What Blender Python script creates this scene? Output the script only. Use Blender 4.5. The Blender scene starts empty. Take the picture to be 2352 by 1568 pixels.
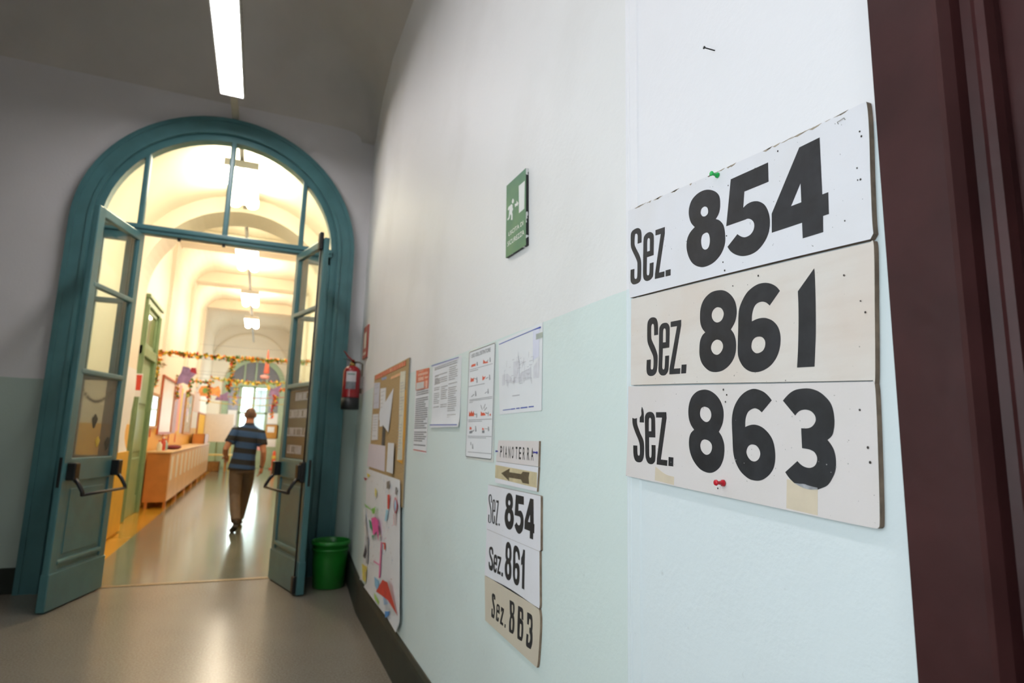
import bpy, bmesh, math, random
from mathutils import Vector, Matrix
random.seed(7)
S = bpy.context.scene
COL = S.collection
PI = math.pi

# ------------------------------------------------------------------ camera
cd = bpy.data.cameras.new('camera'); cam = bpy.data.objects.new('camera', cd); COL.objects.link(cam)
right = Vector((0.922787, -0.384406, 0.026386)); down = Vector((0.084999, 0.136295, -0.987015)); fwd = Vector((0.375818, 0.913047, 0.158446))
m = Matrix.Identity(4)
for i in range(3):
    m[i][0] = right[i]; m[i][1] = -down[i]; m[i][2] = -fwd[i]
m[2][3] = 1.45
cam.matrix_world = m
cd.sensor_width = 36; cd.lens = 21.122; cd.clip_start = 0.02; cd.clip_end = 200
cd.dof.use_dof = True; cd.dof.focus_distance = 1.3; cd.dof.aperture_fstop = 3.8
S.camera = cam
# ------------------------------------------------------------------ world, exposure
w = bpy.data.worlds.new('sky'); S.world = w; w.use_nodes = True
bg = w.node_tree.nodes['Background']; bg.inputs[0].default_value = (0.86, 0.93, 1.0, 1); bg.inputs[1].default_value = 4.0
S.view_settings.view_transform = 'Standard'; S.view_settings.look = 'None'
S.view_settings.exposure = 0.0; S.view_settings.gamma = 1.0; S.view_settings.use_curve_mapping = False

def area(name, loc, target, sx, sy, power, col):
    d = bpy.data.lights.new(name, 'AREA'); d.shape = 'RECTANGLE'; d.size = sx; d.size_y = sy; d.energy = power; d.color = col
    o = bpy.data.objects.new(name, d); COL.objects.link(o); o.location = loc
    o.rotation_euler = (Vector(target) - Vector(loc)).to_track_quat('-Z', 'Z').to_euler()
    return o
# daylight through the hall window on the left, and through the glazed door at the far end
area('window_daylight', (-2.02, 0.4, 2.0), (0.9, 0.4, 1.8), 2.2, 2.6, 18, (0.90, 0.93, 1.0))
area('far_door_daylight', (-0.42, 26.6, 1.9), (-0.42, 10, 0.6), 1.6, 2.2, 120, (0.9, 0.95, 1.0))
area('end_wall_fill', (1.16, 24.2, 2.5), (-.6, 25.2, 2.7), 1.6, 1.9, 60, (1.0, .95, .86))  # added fill light for the corridor end wall, no known window there
HALL_TUBE = 25      # lamp tubes, hall (cool) and corridor (warm)
CORR_TUBE = 36
# ------------------------------------------------------------------ helpers
def tag(o, label=None, cat=None, group=None, kind=None):
    if label: o['label'] = label
    if cat: o['category'] = cat
    if group: o['group'] = group
    if kind: o['kind'] = kind
    return o

def thing(name, loc, label, cat, group=None, kind=None):
    o = bpy.data.objects.new(name, None); COL.objects.link(o); o.location = loc
    o.empty_display_size = 0.1
    return tag(o, label, cat, group, kind)

def absloc(o):
    v = Vector(o.location)
    while o.parent:
        o = o.parent; v = v + Vector(o.location)
    return v

class MB:
    """collects shapes in world coordinates, builds ONE mesh object"""
    def __init__(s): s.v = []; s.f = []; s.m = []; s.sm = []
    def add(s, vs, fs, mi=0, smooth=False):
        b = len(s.v); s.v += [tuple(p) for p in vs]
        for f in fs: s.f.append([b + i for i in f]); s.m.append(mi); s.sm.append(smooth)
        return s
    def box(s, x0, x1, y0, y1, z0, z1, mi=0):
        vs = [(x, y, z) for x in (x0, x1) for y in (y0, y1) for z in (z0, z1)]
        return s.add(vs, [(0, 1, 3, 2), (4, 6, 7, 5), (0, 4, 5, 1), (2, 3, 7, 6), (0, 2, 6, 4), (1, 5, 7, 3)], mi)
    def fbox(s, fn, a0, a1, b0, b1, c0, c1, mi=0):
        vs = [fn(a, b, c) for a in (a0, a1) for b in (b0, b1) for c in (c0, c1)]
        return s.add(vs, [(0, 1, 3, 2), (4, 6, 7, 5), (0, 4, 5, 1), (2, 3, 7, 6), (0, 2, 6, 4), (1, 5, 7, 3)], mi)
    def bbox(s, x0, x1, y0, y1, z0, z1, c=0.004, mi=0, fn=None):
        """box with chamfered vertical and horizontal edges"""
        fn = fn or (lambda a, b, d: (a, b, d))
        bm = bmesh.new(); bmesh.ops.create_cube(bm, size=1)
        for v in bm.verts: v.co = Vector((x0 + (v.co.x + .5) * (x1 - x0), y0 + (v.co.y + .5) * (y1 - y0), z0 + (v.co.z + .5) * (z1 - z0)))
        bmesh.ops.bevel(bm, geom=bm.edges[:], offset=c, segments=2, affect='EDGES', profile=.5)
        bm.verts.index_update()
        s.add([fn(*v.co) for v in bm.verts], [[v.index for v in f.verts] for f in bm.faces], mi); bm.free(); return s
    def poly(s, loops, fn, mi=0, depth=None, side=None):
        """filled polygon with holes from 2D loops; fn(a,b,d) maps to 3D; depth extrudes"""
        bm = bmesh.new(); edges = []; off = []
        for lp in loops:
            vs = [bm.verts.new((p[0], p[1], 0)) for p in lp]
            for i in range(len(vs)): edges.append(bm.edges.new((vs[i], vs[(i + 1) % len(vs)])))
        bmesh.ops.triangle_fill(bm, use_beauty=True, use_dissolve=False, edges=edges)
        bm.verts.index_update()
        pts = [v.co.copy() for v in bm.verts]; fs = [[v.index for v in f.verts] for f in bm.faces]; bm.free()
        s.add([fn(p.x, p.y, 0) for p in pts], fs, mi)
        if depth:
            s.add([fn(p.x, p.y, depth) for p in pts], [f[::-1] for f in fs], mi)
            for lp in loops:
                n = len(lp)
                s.add([fn(p[0], p[1], 0) for p in lp] + [fn(p[0], p[1], depth) for p in lp],
                      [(i, (i + 1) % n, n + (i + 1) % n, n + i) for i in range(n)], mi if side is None else side)
        return s
    def loft(s, rings, mi=0, smooth=True, cap=True):
        n = len(rings[0]); vs = [p for r in rings for p in r]; fs = []
        for k in range(len(rings) - 1):
            for i in range(n): fs.append((k * n + i, k * n + (i + 1) % n, (k + 1) * n + (i + 1) % n, (k + 1) * n + i))
        if cap: fs.append(tuple(range(n))[::-1]); fs.append(tuple(range((len(rings) - 1) * n, len(rings) * n)))
        return s.add(vs, fs, mi, smooth)
    def tube(s, pts, rad, n=10, mi=0, smooth=True, ell=1.0):
        pts = [Vector(p) for p in pts]; rads = rad if isinstance(rad, (list, tuple)) else [rad] * len(pts)
        rings = []; u = None
        for k, p in enumerate(pts):
            d = (pts[min(k + 1, len(pts) - 1)] - pts[max(k - 1, 0)]).normalized()
            if u is None:
                u = d.cross(Vector((0, 0, 1)))
                if u.length < 1e-3: u = d.cross(Vector((0, 1, 0)))
            u = (u - d * u.dot(d)).normalized(); v = d.cross(u)
            rings.append([p + (u * math.cos(2 * PI * i / n) + v * math.sin(2 * PI * i / n) * ell) * rads[k] for i in range(n)])
        return s.loft(rings, mi, smooth)
    def lathe(s, prof, c, n=32, mi=0, smooth=True, cap=True):
        rings = [[(c[0] + r * math.cos(2 * PI * i / n), c[1] + r * math.sin(2 * PI * i / n), z) for i in range(n)] for r, z in prof]
        return s.loft(rings, mi, smooth, cap)
    def ball(s, c, rx, ry, rz, mi=0, n=16, k=10):
        rings = []
        for j in range(k + 1):
            t = PI * j / k; q = max(math.sin(t), 1e-3)
            rings.append([(c[0] + rx * q * math.cos(2 * PI * i / n), c[1] + ry * q * math.sin(2 * PI * i / n), c[2] - rz * math.cos(t)) for i in range(n)])
        return s.loft(rings, mi)
    def build(s, name, mats, parent=None, loc=None):
        me = bpy.data.meshes.new(name); o = bpy.data.objects.new(name, me); COL.objects.link(o)
        if parent:
            o.parent = parent; base = absloc(parent)
            if loc is not None: o.location = Vector(loc) - base; base = Vector(loc)
        else:
            base = Vector(loc) if loc is not None else Vector((0, 0, 0)); o.location = base
        me.from_pydata([tuple(Vector(p) - base) for p in s.v], [], s.f)
        for mt in (mats if isinstance(mats, (list, tuple)) else [mats]): me.materials.append(mt)
        me.polygons.foreach_set('material_index', s.m); me.polygons.foreach_set('use_smooth', s.sm)
        me.validate(); bm = bmesh.new(); bm.from_mesh(me); bmesh.ops.recalc_face_normals(bm, faces=bm.faces[:]); bm.to_mesh(me); bm.free()
        me.update(); return o

def build_pieces(mb, name, mats, parent):
    """far-apart pieces of one builder become parts of their own"""
    n = len(mb.v); root = list(range(n))
    def find(i):
        while root[i] != i: root[i] = root[root[i]]; i = root[i]
        return i
    for f in mb.f:
        for i in f[1:]: root[find(i)] = find(f[0])
    isl = {}
    for i in range(n): isl.setdefault(find(i), []).append(i)
    keys = list(isl); box = []
    for k in keys:
        ps = [mb.v[i] for i in isl[k]]; lo = [min(p[a] for p in ps) for a in range(3)]; hi = [max(p[a] for p in ps) for a in range(3)]
        box.append((lo, hi, max(hi[a] - lo[a] for a in range(3))))
    g = list(range(len(keys)))
    def fg(i):
        while g[i] != i: g[i] = g[g[i]]; i = g[i]
        return i
    for i in range(len(keys)):
        for j in range(i):
            d = math.sqrt(sum(max(0, box[i][0][a] - box[j][1][a], box[j][0][a] - box[i][1][a]) ** 2 for a in range(3)))
            if d <= max(.02, .5 * max(box[i][2], box[j][2])): g[fg(i)] = fg(j)
    comp = {}
    for i, k in enumerate(keys):
        for v in isl[k]: comp[v] = fg(i)
    out = []
    for c_ in sorted(set(comp.values())):
        q = MB(); mp = {}
        for i in range(n):
            if comp[i] == c_: mp[i] = len(q.v); q.v.append(mb.v[i])
        for f, mi, s_ in zip(mb.f, mb.m, mb.sm):
            if f[0] in mp: q.f.append([mp[i] for i in f]); q.m.append(mi); q.sm.append(s_)
        out.append(q.build(name, mats, parent))
    return out

def struct(o, label=None):
    o['kind'] = 'structure'
    if label: o['label'] = label
    return o

# ------------------------------------------------------------------ materials
def nodes(name):
    mt = bpy.data.materials.new(name); mt.use_nodes = True
    nt = mt.node_tree; return mt, nt, nt.nodes['Principled BSDF']

def N(nt, typ, **kw):
    n = nt.nodes.new(typ)
    for k, v in kw.items(): setattr(n, k, v)
    return n

def noise(nt, scale, detail=3, coord='Object', vec=None):
    tc = N(nt, 'ShaderNodeTexCoord'); nz = N(nt, 'ShaderNodeTexNoise')
    nz.inputs['Scale'].default_value = scale; nz.inputs['Detail'].default_value = detail
    nt.links.new(tc.outputs[coord], nz.inputs['Vector']); return nz.outputs['Fac']

def ramp(nt, fac, a, b, lo=.3, hi=.7):
    r = N(nt, 'ShaderNodeValToRGB'); e = r.color_ramp.elements
    e[0].position = lo; e[1].position = hi; e[0].color = (*a, 1); e[1].color = (*b, 1)
    nt.links.new(fac, r.inputs[0]); return r.outputs[0]

def mixc(nt, fac, a, b):
    mx = N(nt, 'ShaderNodeMix', data_type='RGBA')
    for sock, val in ((mx.inputs[0], fac), (mx.inputs[6], a), (mx.inputs[7], b)):
        if hasattr(val, 'is_linked') or isinstance(val, bpy.types.NodeSocket): nt.links.new(val, sock)
        elif isinstance(val, tuple): sock.default_value = (*val, 1)
        else: sock.default_value = val
    return mx.outputs[2]

def math_(nt, op, a, b=None):
    n = N(nt, 'ShaderNodeMath', operation=op)
    for i, v in enumerate((a, b)):
        if v is None: continue
        if isinstance(v, (int, float)): n.inputs[i].default_value = v
        else: nt.links.new(v, n.inputs[i])
    return n.outputs[0]

def bump(nt, b, fac, strength, dist=.01):
    bn = N(nt, 'ShaderNodeBump'); bn.inputs['Strength'].default_value = strength; bn.inputs['Distance'].default_value = dist
    nt.links.new(fac, bn.inputs['Height']); nt.links.new(bn.outputs[0], b.inputs['Normal'])

def M(name, col, rough=.5, var=.08, scale=12, bmp=0, bscale=60, metal=0, coat=0):
    mt, nt, b = nodes(name)
    f = noise(nt, scale)
    lo = tuple(max(0, c * (1 - var)) for c in col); hi = tuple(min(1, c * (1 + var)) for c in col)
    nt.links.new(ramp(nt, f, lo, hi), b.inputs['Base Color'])
    b.inputs['Roughness'].default_value = rough; b.inputs['Metallic'].default_value = metal
    b.inputs['Coat Weight'].default_value = coat
    if bmp: bump(nt, b, noise(nt, bscale, 4), bmp)
    return mt

def paint_wall(name, white, dado, zline, step=None, stain=(.45, .42, .36), amount=.22, rough=.55):
    """two-tone painted plaster: dado colour below zline (world metres), grubby patches"""
    mt, nt, b = nodes(name)
    g = N(nt, 'ShaderNodeNewGeometry'); sx = N(nt, 'ShaderNodeSeparateXYZ'); nt.links.new(g.outputs['Position'], sx.inputs[0])
    n1 = N(nt, 'ShaderNodeTexNoise'); n1.inputs['Scale'].default_value = 9; nt.links.new(g.outputs['Position'], n1.inputs['Vector'])
    z = math_(nt, 'ADD', sx.outputs[2], math_(nt, 'MULTIPLY', n1.outputs['Fac'], .006))
    if step:   # the dado was painted higher on the strip beside the door casing
        z = math_(nt, 'SUBTRACT', z, math_(nt, 'MULTIPLY', math_(nt, 'LESS_THAN', sx.outputs[1], step[0]), step[1]))
    up = math_(nt, 'GREATER_THAN', z, zline)
    n2 = N(nt, 'ShaderNodeTexNoise'); n2.inputs['Scale'].default_value = 1.3; n2.inputs['Detail'].default_value = 5; nt.links.new(g.outputs['Position'], n2.inputs['Vector'])
    n3 = N(nt, 'ShaderNodeTexNoise'); n3.inputs['Scale'].default_value = 22; n3.inputs['Detail'].default_value = 6; nt.links.new(g.outputs['Position'], n3.inputs['Vector'])
    c = mixc(nt, up, dado, white)
    r = N(nt, 'ShaderNodeMapRange'); r.inputs[1].default_value = .5; r.inputs[2].default_value = .78; r.inputs[4].default_value = amount; nt.links.new(n2.outputs['Fac'], r.inputs[0])
    c = mixc(nt, r.outputs[0], c, stain)
    r2 = N(nt, 'ShaderNodeMapRange'); r2.inputs[1].default_value = .70; r2.inputs[2].default_value = .8; r2.inputs[4].default_value = .35; nt.links.new(n3.outputs['Fac'], r2.inputs[0])
    low = math_(nt, 'MULTIPLY', r2.outputs[0], math_(nt, 'LESS_THAN', sx.outputs[2], 1.25))
    c = mixc(nt, low, c, (.32, .33, .32))
    nt.links.new(c, b.inputs['Base Color']); b.inputs['Roughness'].default_value = rough
    n4 = N(nt, 'ShaderNodeTexNoise'); n4.inputs['Scale'].default_value = 45; n4.inputs['Detail'].default_value = 4; nt.links.new(g.outputs['Position'], n4.inputs['Vector'])
    bump(nt, b, n4.outputs['Fac'], .12, .01)
    return mt

def emit(name, col, strength):
    mt, nt, b = nodes(name); b.inputs['Base Color'].default_value = (.9, .9, .9, 1)
    b.inputs['Emission Color'].default_value = (*col, 1); b.inputs['Emission Strength'].default_value = strength
    return mt

def glass(name, tint=(.93, .97, .95), film=0, filmcol=(.8, .8, .8)):
    mt = bpy.data.materials.new(name); mt.use_nodes = True; nt = mt.node_tree; nt.nodes.clear()
    out = N(nt, 'ShaderNodeOutputMaterial'); tr = N(nt, 'ShaderNodeBsdfTransparent'); gl = N(nt, 'ShaderNodeBsdfGlossy')
    tr.inputs[0].default_value = (*tint, 1); gl.inputs['Roughness'].default_value = .02
    fr = N(nt, 'ShaderNodeFresnel'); fr.inputs[0].default_value = 1.45
    mx = N(nt, 'ShaderNodeMixShader'); gb = N(nt, 'ShaderNodeNewGeometry'); nt.links.new(math_(nt, 'MULTIPLY', fr.outputs[0], math_(nt, 'SUBTRACT', 1, gb.outputs['Backfacing'])), mx.inputs[0]); nt.links.new(tr.outputs[0], mx.inputs[1]); nt.links.new(gl.outputs[0], mx.inputs[2])
    last = mx.outputs[0]
    if film:
        df = N(nt, 'ShaderNodeBsdfDiffuse'); df.inputs[0].default_value = (*filmcol, 1); tl = N(nt, 'ShaderNodeBsdfTranslucent'); tl.inputs[0].default_value = (*filmcol, 1)
        ad = N(nt, 'ShaderNodeMixShader'); nt.links.new(df.outputs[0], ad.inputs[1]); nt.links.new(tl.outputs[0], ad.inputs[2])
        m2 = N(nt, 'ShaderNodeMixShader'); m2.inputs[0].default_value = film; nt.links.new(last, m2.inputs[1]); nt.links.new(ad.outputs[0], m2.inputs[2]); last = m2.outputs[0]
    nt.links.new(last, out.inputs[0]); return mt

WHITE = (.82, .805, .80); MINT = (.70, .79, .765)
m_wall_r = paint_wall('hall_wall_paint', WHITE, MINT, 1.853)
m_wall_n = paint_wall('near_wall_paint', (.86, .84, .87), (.75, .815, .84), 1.853, step=(.78, .122), amount=.10)
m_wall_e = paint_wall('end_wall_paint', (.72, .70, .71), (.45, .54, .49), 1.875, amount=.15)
m_ceil = M('ceiling_plaster', (.62, .585, .545), .8, .04, 2)
m_base = M('skirting_dark_green', (.015, .021, .015), .6, .2, 8)
m_teal = M('teal_door_paint', (.078, .205, .222), .33, .10, 5, bmp=.05, bscale=30)
m_brown = M('dark_brown_door_paint', (.050, .016, .016), .42, .25, 6, bmp=.12, bscale=25)
m_brown.node_tree.nodes['Principled BSDF'].inputs['Specular IOR Level'].default_value = .22
m_black = M('black_plastic', (.012, .012, .013), .4, .1)
m_glass = glass('clear_glass')
m_cream = paint_wall('corridor_wall_paint', (.83, .76, .65), (.80, .44, .07), 1.5, amount=.06, stain=(.6, .5, .35))
m_creamend = paint_wall('corridor_end_paint', (.88, .82, .72), (.36, .50, .34), 1.5, amount=.05, stain=(.6, .5, .35))
m_cceil = M('corridor_ceiling_plaster', (.83, .75, .62), .8, .03, 2)
m_green = M('pale_green_woodwork', (.20, .30, .155), .4, .08, 6)
m_beech = M('orange_beech_laminate', (.52, .205, .05), .42, .12, 4)
m_beechd = M('beech_door_laminate', (.70, .46, .26), .42, .08, 4)
m_top = M('pale_worktop_laminate', (.72, .50, .26), .35, .06, 5)
m_whitep = M('white_plastic', (.80, .80, .78), .4, .03)
m_grey = M('grey_metal', (.36, .34, .31), .45, .08, metal=.3)
m_ink = M('black_sign_paint', (.018, .018, .022), .5, .35, 35, bmp=.05)
m_inks = M('black_print', (.02, .02, .022), .6, .1)
m_greyink = M('grey_print', (.22, .22, .24), .6, .1)
m_paper = M('white_paper', (.80, .80, .82), .6, .02, 6)
m_edge = M('raw_hardboard_edge', (.26, .185, .13), .8, .3, 40)
m_tape = M('masking_tape', (.68, .575, .44), .6, .06, 20)
m_red = M('red_print', (.62, .06, .035), .5, .1)
m_blue = M('blue_print', (.05, .09, .42), .5, .1)

def sign_mat(name, col, grime, amount, streak=0):
    mt, nt, b = nodes(name)
    tc = N(nt, 'ShaderNodeNewGeometry')
    def nz(sc, det, st=1):
        mp = N(nt, 'ShaderNodeMapping'); mp.inputs['Scale'].default_value = (1, 1, st); nt.links.new(tc.outputs['Position'], mp.inputs[0])
        n = N(nt, 'ShaderNodeTexNoise'); n.inputs['Scale'].default_value = sc; n.inputs['Detail'].default_value = det; nt.links.new(mp.outputs[0], n.inputs['Vector']); return n.outputs['Fac']
    def mr(f, lo, hi, amt):
        r = N(nt, 'ShaderNodeMapRange'); r.inputs[1].default_value = lo; r.inputs[2].default_value = hi; r.inputs[4].default_value = amt; nt.links.new(f, r.inputs[0]); return r.outputs[0]
    c = mixc(nt, mr(nz(7, 5), .45, .75, amount), col, grime)
    if streak: c = mixc(nt, mr(nz(5, 3, 9), .48, .72, streak), c, tuple(x * .82 for x in grime))
    c = mixc(nt, mr(nz(160, 2), .74, .78, .8), c, (.10, .085, .07))
    nt.links.new(c, b.inputs['Base Color']); b.inputs['Roughness'].default_value = .5
    bump(nt, b, nz(120, 3), .06, .004); return mt
m_s1 = sign_mat('white_sign_board', (.79, .775, .82), (.72, .69, .68), .35)
m_s2 = sign_mat('yellowed_sign_board', (.745, .68, .635), (.70, .56, .47), .5, .16)
m_s3 = sign_mat('pinkish_white_sign_board', (.74, .68, .67), (.66, .60, .54), .35)
m_sc = sign_mat('cream_sign_board', (.62, .55, .44), (.58, .47, .38), .5)
# ------------------------------------------------------------------ structure
XW = .878                                    # hall right wall plane
DX, DZ, RI, RO = -.515, 3.40, 1.085, 1.32    # arched door: centre, spring height, inner and outer radius
def wallx(y): return XW if y < 5.3 else XW + (y - 5.3) * .06

def arc(cx, cz, r, a0, a1, n=40): return [(cx + r * math.cos(math.radians(a0 + (a1 - a0) * i / n)), cz + r * math.sin(math.radians(a0 + (a1 - a0) * i / n))) for i in range(n + 1)]
def portal(x0, x1, ztop, cx, cz, r): return [(x0, 0), (x0, ztop), (x1, ztop), (x1, 0), (cx + r, 0)] + arc(cx, cz, r, 0, 180) + [(cx - r, 0)]
def XZ(y, sgn=1): return lambda a, b, d: (a, y + sgn * d, b)
def YZ(x, sgn=-1): return lambda a, b, d: (x + sgn * d, a, b)
def XY(z): return lambda a, b, d: (a, b, z + d)

mt, nt, b = nodes('hall_terrazzo_floor')
f1 = noise(nt, 1.23, 4); f2 = noise(nt, 87.3, 3)
c = mixc(nt, ramp(nt, f2, (0, 0, 0), (1, 1, 1), .40, .62), ramp(nt, f1, (.175, .150, .112), (.225, .195, .150)), (.25, .225, .19))
nt.links.new(c, b.inputs['Base Color'])
b.inputs['Roughness'].default_value = .235
m_floor = mt
struct(MB().box(-4.7, 1.25, -5, 6.775, -.1, 0).build('floor', m_floor))
# corridor floor: grey-green linoleum with a yellow strip along the left wall
mt, nt, b = nodes('corridor_linoleum')
g = N(nt, 'ShaderNodeNewGeometry'); sx = N(nt, 'ShaderNodeSeparateXYZ'); nt.links.new(g.outputs['Position'], sx.inputs[0])
f1 = noise(nt, 2.5, 4)
c = mixc(nt, math_(nt, 'LESS_THAN', sx.outputs[0], -1.456), ramp(nt, f1, (.155, .175, .14), (.19, .21, .17)), (.56, .29, .03))
jl = math_(nt, 'LESS_THAN', math_(nt, 'PINGPONG', math_(nt, 'ADD', sx.outputs[1], .3), 1.9), .012)
c = mixc(nt, math_(nt, 'MULTIPLY', jl, .25), c, (.12, .12, .09))
nt.links.new(c, b.inputs['Base Color']); b.inputs['Roughness'].default_value = .16; b.inputs['Coat Weight'].default_value = .2; b.inputs['Coat Roughness'].default_value = .1
struct(MB().box(-2.4, 1.6, 6.775, 27.5, -.1, 0).build('floor_corridor', mt))
struct(MB().bbox(-1.6, .57, 6.745, 6.80, -.01, .006, .002).build('trim_1', M('brass_threshold', (.30, .22, .12), .35, .2, 30, metal=.5)))

# right wall of the hall (slightly splayed towards the far corner) and its near stretch
def wall_strip(ys, z0, z1, th=.22):
    mb = MB()
    P = [(wallx(y), y) for y in ys] + [(wallx(y) + th, y) for y in reversed(ys)]
    return mb.poly([P], XY(z0), depth=z1 - z0)
struct(wall_strip([1.33, 5.3, 5.8, 6.3, 6.76], 0, 5.0).build('wall_right', m_wall_r))
struct(wall_strip([.52, 1.33], 0, 5.0).build('wall_right_near', m_wall_n))
struct(MB().box(XW, XW + .22, -.62, .52, 2.62, 5.0).box(XW, XW + .22, -5, -.62, 0, 5.0).build('wall_right_back', m_wall_n))
# thin moulded cover strip where the two stretches of wall meet
mb = MB()
prof = [(1.333, .8785), (1.333, .8755), (1.328, .8735), (1.322, .8755), (1.316, .8745), (1.312, .8765), (1.286, .8765), (1.283, .8745), (1.277, .8745), (1.272, .8785)]
mb.poly([[(x, y) for y, x in prof]], XY(0), depth=5.0)
struct(mb.build('trim_2', m_wall_n))
# end wall with the arched doorway
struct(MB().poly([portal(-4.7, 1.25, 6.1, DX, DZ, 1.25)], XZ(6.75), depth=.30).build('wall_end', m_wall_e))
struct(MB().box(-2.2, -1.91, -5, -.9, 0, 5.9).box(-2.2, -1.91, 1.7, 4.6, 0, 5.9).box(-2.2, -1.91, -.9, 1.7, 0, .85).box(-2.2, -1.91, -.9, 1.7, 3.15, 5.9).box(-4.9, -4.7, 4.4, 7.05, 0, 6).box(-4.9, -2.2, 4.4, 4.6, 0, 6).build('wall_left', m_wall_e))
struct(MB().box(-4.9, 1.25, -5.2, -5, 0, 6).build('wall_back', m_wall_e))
win = struct(thing('window_1', (-2.1, .4, .85), 'tall hall window letting in daylight on the left', 'window'))
mb = MB()
for y in (-.9, .37, 1.64): mb.box(-2.14, -2.06, y, y + .06, .85, 3.15)
for z in (.85, 2.3, 3.09): mb.box(-2.14, -2.06, -.9, 1.7, z, z + .06)
mb.build('window_frame', m_whitep, win)
MB().box(-2.103, -2.097, -.86, 1.66, .88, 3.12).build('window_pane', m_glass, win)
# vaulted ceiling: coves rise from the walls, a groin falls on the left of the doorway
mb = MB(); nx, ny = 190, 236; vs = []
for j in range(ny + 1):
    y = -5 + 11.78 * j / ny
    for i in range(nx + 1):
        x = -4.72 + 5.72 * i / nx
        dx = min(x + 4.72, .95 - x); dy = min(6.76 - y, y + 5)
        d = max(0, -.10 * math.log(math.exp(-dx / .10) + math.exp(-dy / .10))) if min(dx, dy) < 2 else 2; t = min(d / 1.15, 1)
        vs.append((x, y, 4.80 + .95 * math.sqrt(1 - (1 - t) ** 2)))
mb.add(vs, [(j * (nx + 1) + i, j * (nx + 1) + i + 1, (j + 1) * (nx + 1) + i + 1, (j + 1) * (nx + 1) + i) for j in range(ny) for i in range(nx)], 0, True)
struct(mb.build('ceiling', m_ceil))
# skirtings
mb = MB(); prof = [(0, 0), (.024, 0), (.024, .225), (.018, .245), (.006, .262), (0, .266)]
ys = [1.27, 5.3, 5.8, 6.3, 6.75]; vs = [(wallx(y) - d, y, z) for y in ys for d, z in prof]; n = len(prof)
mb.add(vs, [(k * n + i, k * n + (i + 1) % n, (k + 1) * n + (i + 1) % n, (k + 1) * n + i) for k in range(len(ys) - 1) for i in range(n)] + [tuple(range(n)), tuple(range((len(ys) - 1) * n, len(ys) * n))])
mb.box(XW - .02, XW, .615, 1.27, 0, .266)
struct(mb.build('baseboard_right', m_base))
struct(MB().bbox(-4.7, DX - RO, 6.725, 6.752, 0, .215, .006).build('baseboard_end_left', m_base))
struct(MB().bbox(DX + RO, .955, 6.725, 6.752, 0, .26, .006).build('baseboard_end_right', m_base))

# corridor beyond the door
CX = -.45
win = struct(thing('added_window', (1.2, 24.2, 1.4), 'side window added to brighten the end wall of the corridor', 'window'))  # added opening for the fill light, not a known part of the corridor
mb = MB()
for y in (23.3, 24.17, 25.04): mb.box(1.17, 1.23, y, y + .06, 1.4, 3.6)
for z in (1.4, 2.6, 3.54): mb.box(1.17, 1.23, 23.3, 25.1, z, z + .06)
mb.build('window_frame', m_whitep, win)
MB().box(1.197, 1.203, 23.34, 25.06, 1.43, 3.57).build('window_pane', m_glass, win)
struct(MB().box(-2.15, -1.91, 7.05, 9.5, 0, 3.6).box(-2.15, -1.93, 10.2, 26.4, 0, 6.0).box(-2.15, -1.87, 13.75, 14.25, 2.75, 5.3).box(-2.15, -1.87, 17.35, 17.85, 2.75, 5.3).box(-2.15, -1.87, 21.0, 21.5, 2.75, 5.3).build('wall_corridor_left', m_cream))
struct(MB().box(1.01, 1.25, 7.05, 9.5, 0, 3.6).box(1.03, 1.25, 10.2, 23.3, 0, 6.0).box(1.03, 1.25, 25.1, 26.4, 0, 6.0).box(1.03, 1.25, 23.3, 25.1, 0, 1.4).box(1.03, 1.25, 23.3, 25.1, 3.6, 6.0).box(.97, 1.25, 13.75, 14.25, 0, 5.3).box(.97, 1.25, 17.35, 17.85, 0, 5.3).box(.97, 1.25, 21.0, 21.5, 0, 5.3).build('wall_corridor_right', m_cream))
struct(MB().poly([portal(-2.15, 1.25, 6.0, CX, 3.40, 1.28)], XZ(9.5), depth=.7).build('wall_corridor_arch', m_cream))
mb = MB(); A = arc(CX, 3.45, 1.46, 0, 180, 48); B_ = arc(CX, 3.45, 1.62, 0, 180, 48); n = len(A)
mb.add([(x, y, z) for y in (7.05, 9.5) for x, z in A] + [(x, y, z) for y in (7.05, 9.5) for x, z in B_], [(i, i + 1, n + i + 1, n + i) for i in range(n - 1)] + [(2 * n + i, 2 * n + i + 1, 3 * n + i + 1, 3 * n + i) for i in range(n - 1)], 0, True)
struct(mb.build('ceiling_corridor_vault', m_cceil))
mb = MB().box(-2.15, 1.25, 10.2, 26.6, 5.62, 5.8)
for y in (13.75, 17.35, 21.0): mb.bbox(-1.93, 1.03, y, y + .5, 5.30, 5.62, .03)
for y0, y1 in ((10.2, 13.75), (14.25, 17.35), (17.85, 21.0), (21.5, 26.4)):   # coved edges
    for s, x in ((1, -1.93), (-1, 1.03)):
        A = [(x, 5.0)] + [(x + s * .6 * (1 - math.cos(t * PI / 16)), 5.0 + .62 * math.sin(t * PI / 16)) for t in range(9)] + [(x, 5.62)]
        mb.poly([A[1:]], XZ(y0), depth=y1 - y0)
struct(mb.build('ceiling_corridor', m_cceil))
EX, EZ = -.30, 3.25
struct(MB().poly([portal(-2.15, 1.25, 6.0, EX, EZ, 1.08)], XZ(26.4), depth=.3).build('wall_corridor_end', m_creamend))
mb = MB(); ring = [(CX - .1 - 1.47, 2.2)] + arc(CX - .1, 3.90, 1.47, 180, 0) + [(CX - .1 + 1.47, 2.2), (CX - .1 + 1.40, 2.2)] + arc(CX - .1, 3.90, 1.40, 0, 180) + [(CX - .1 - 1.40, 2.2)]
mb.poly([ring], XZ(26.40, -1), depth=.04)
struct(mb.build('trim_3', m_cceil))

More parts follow.
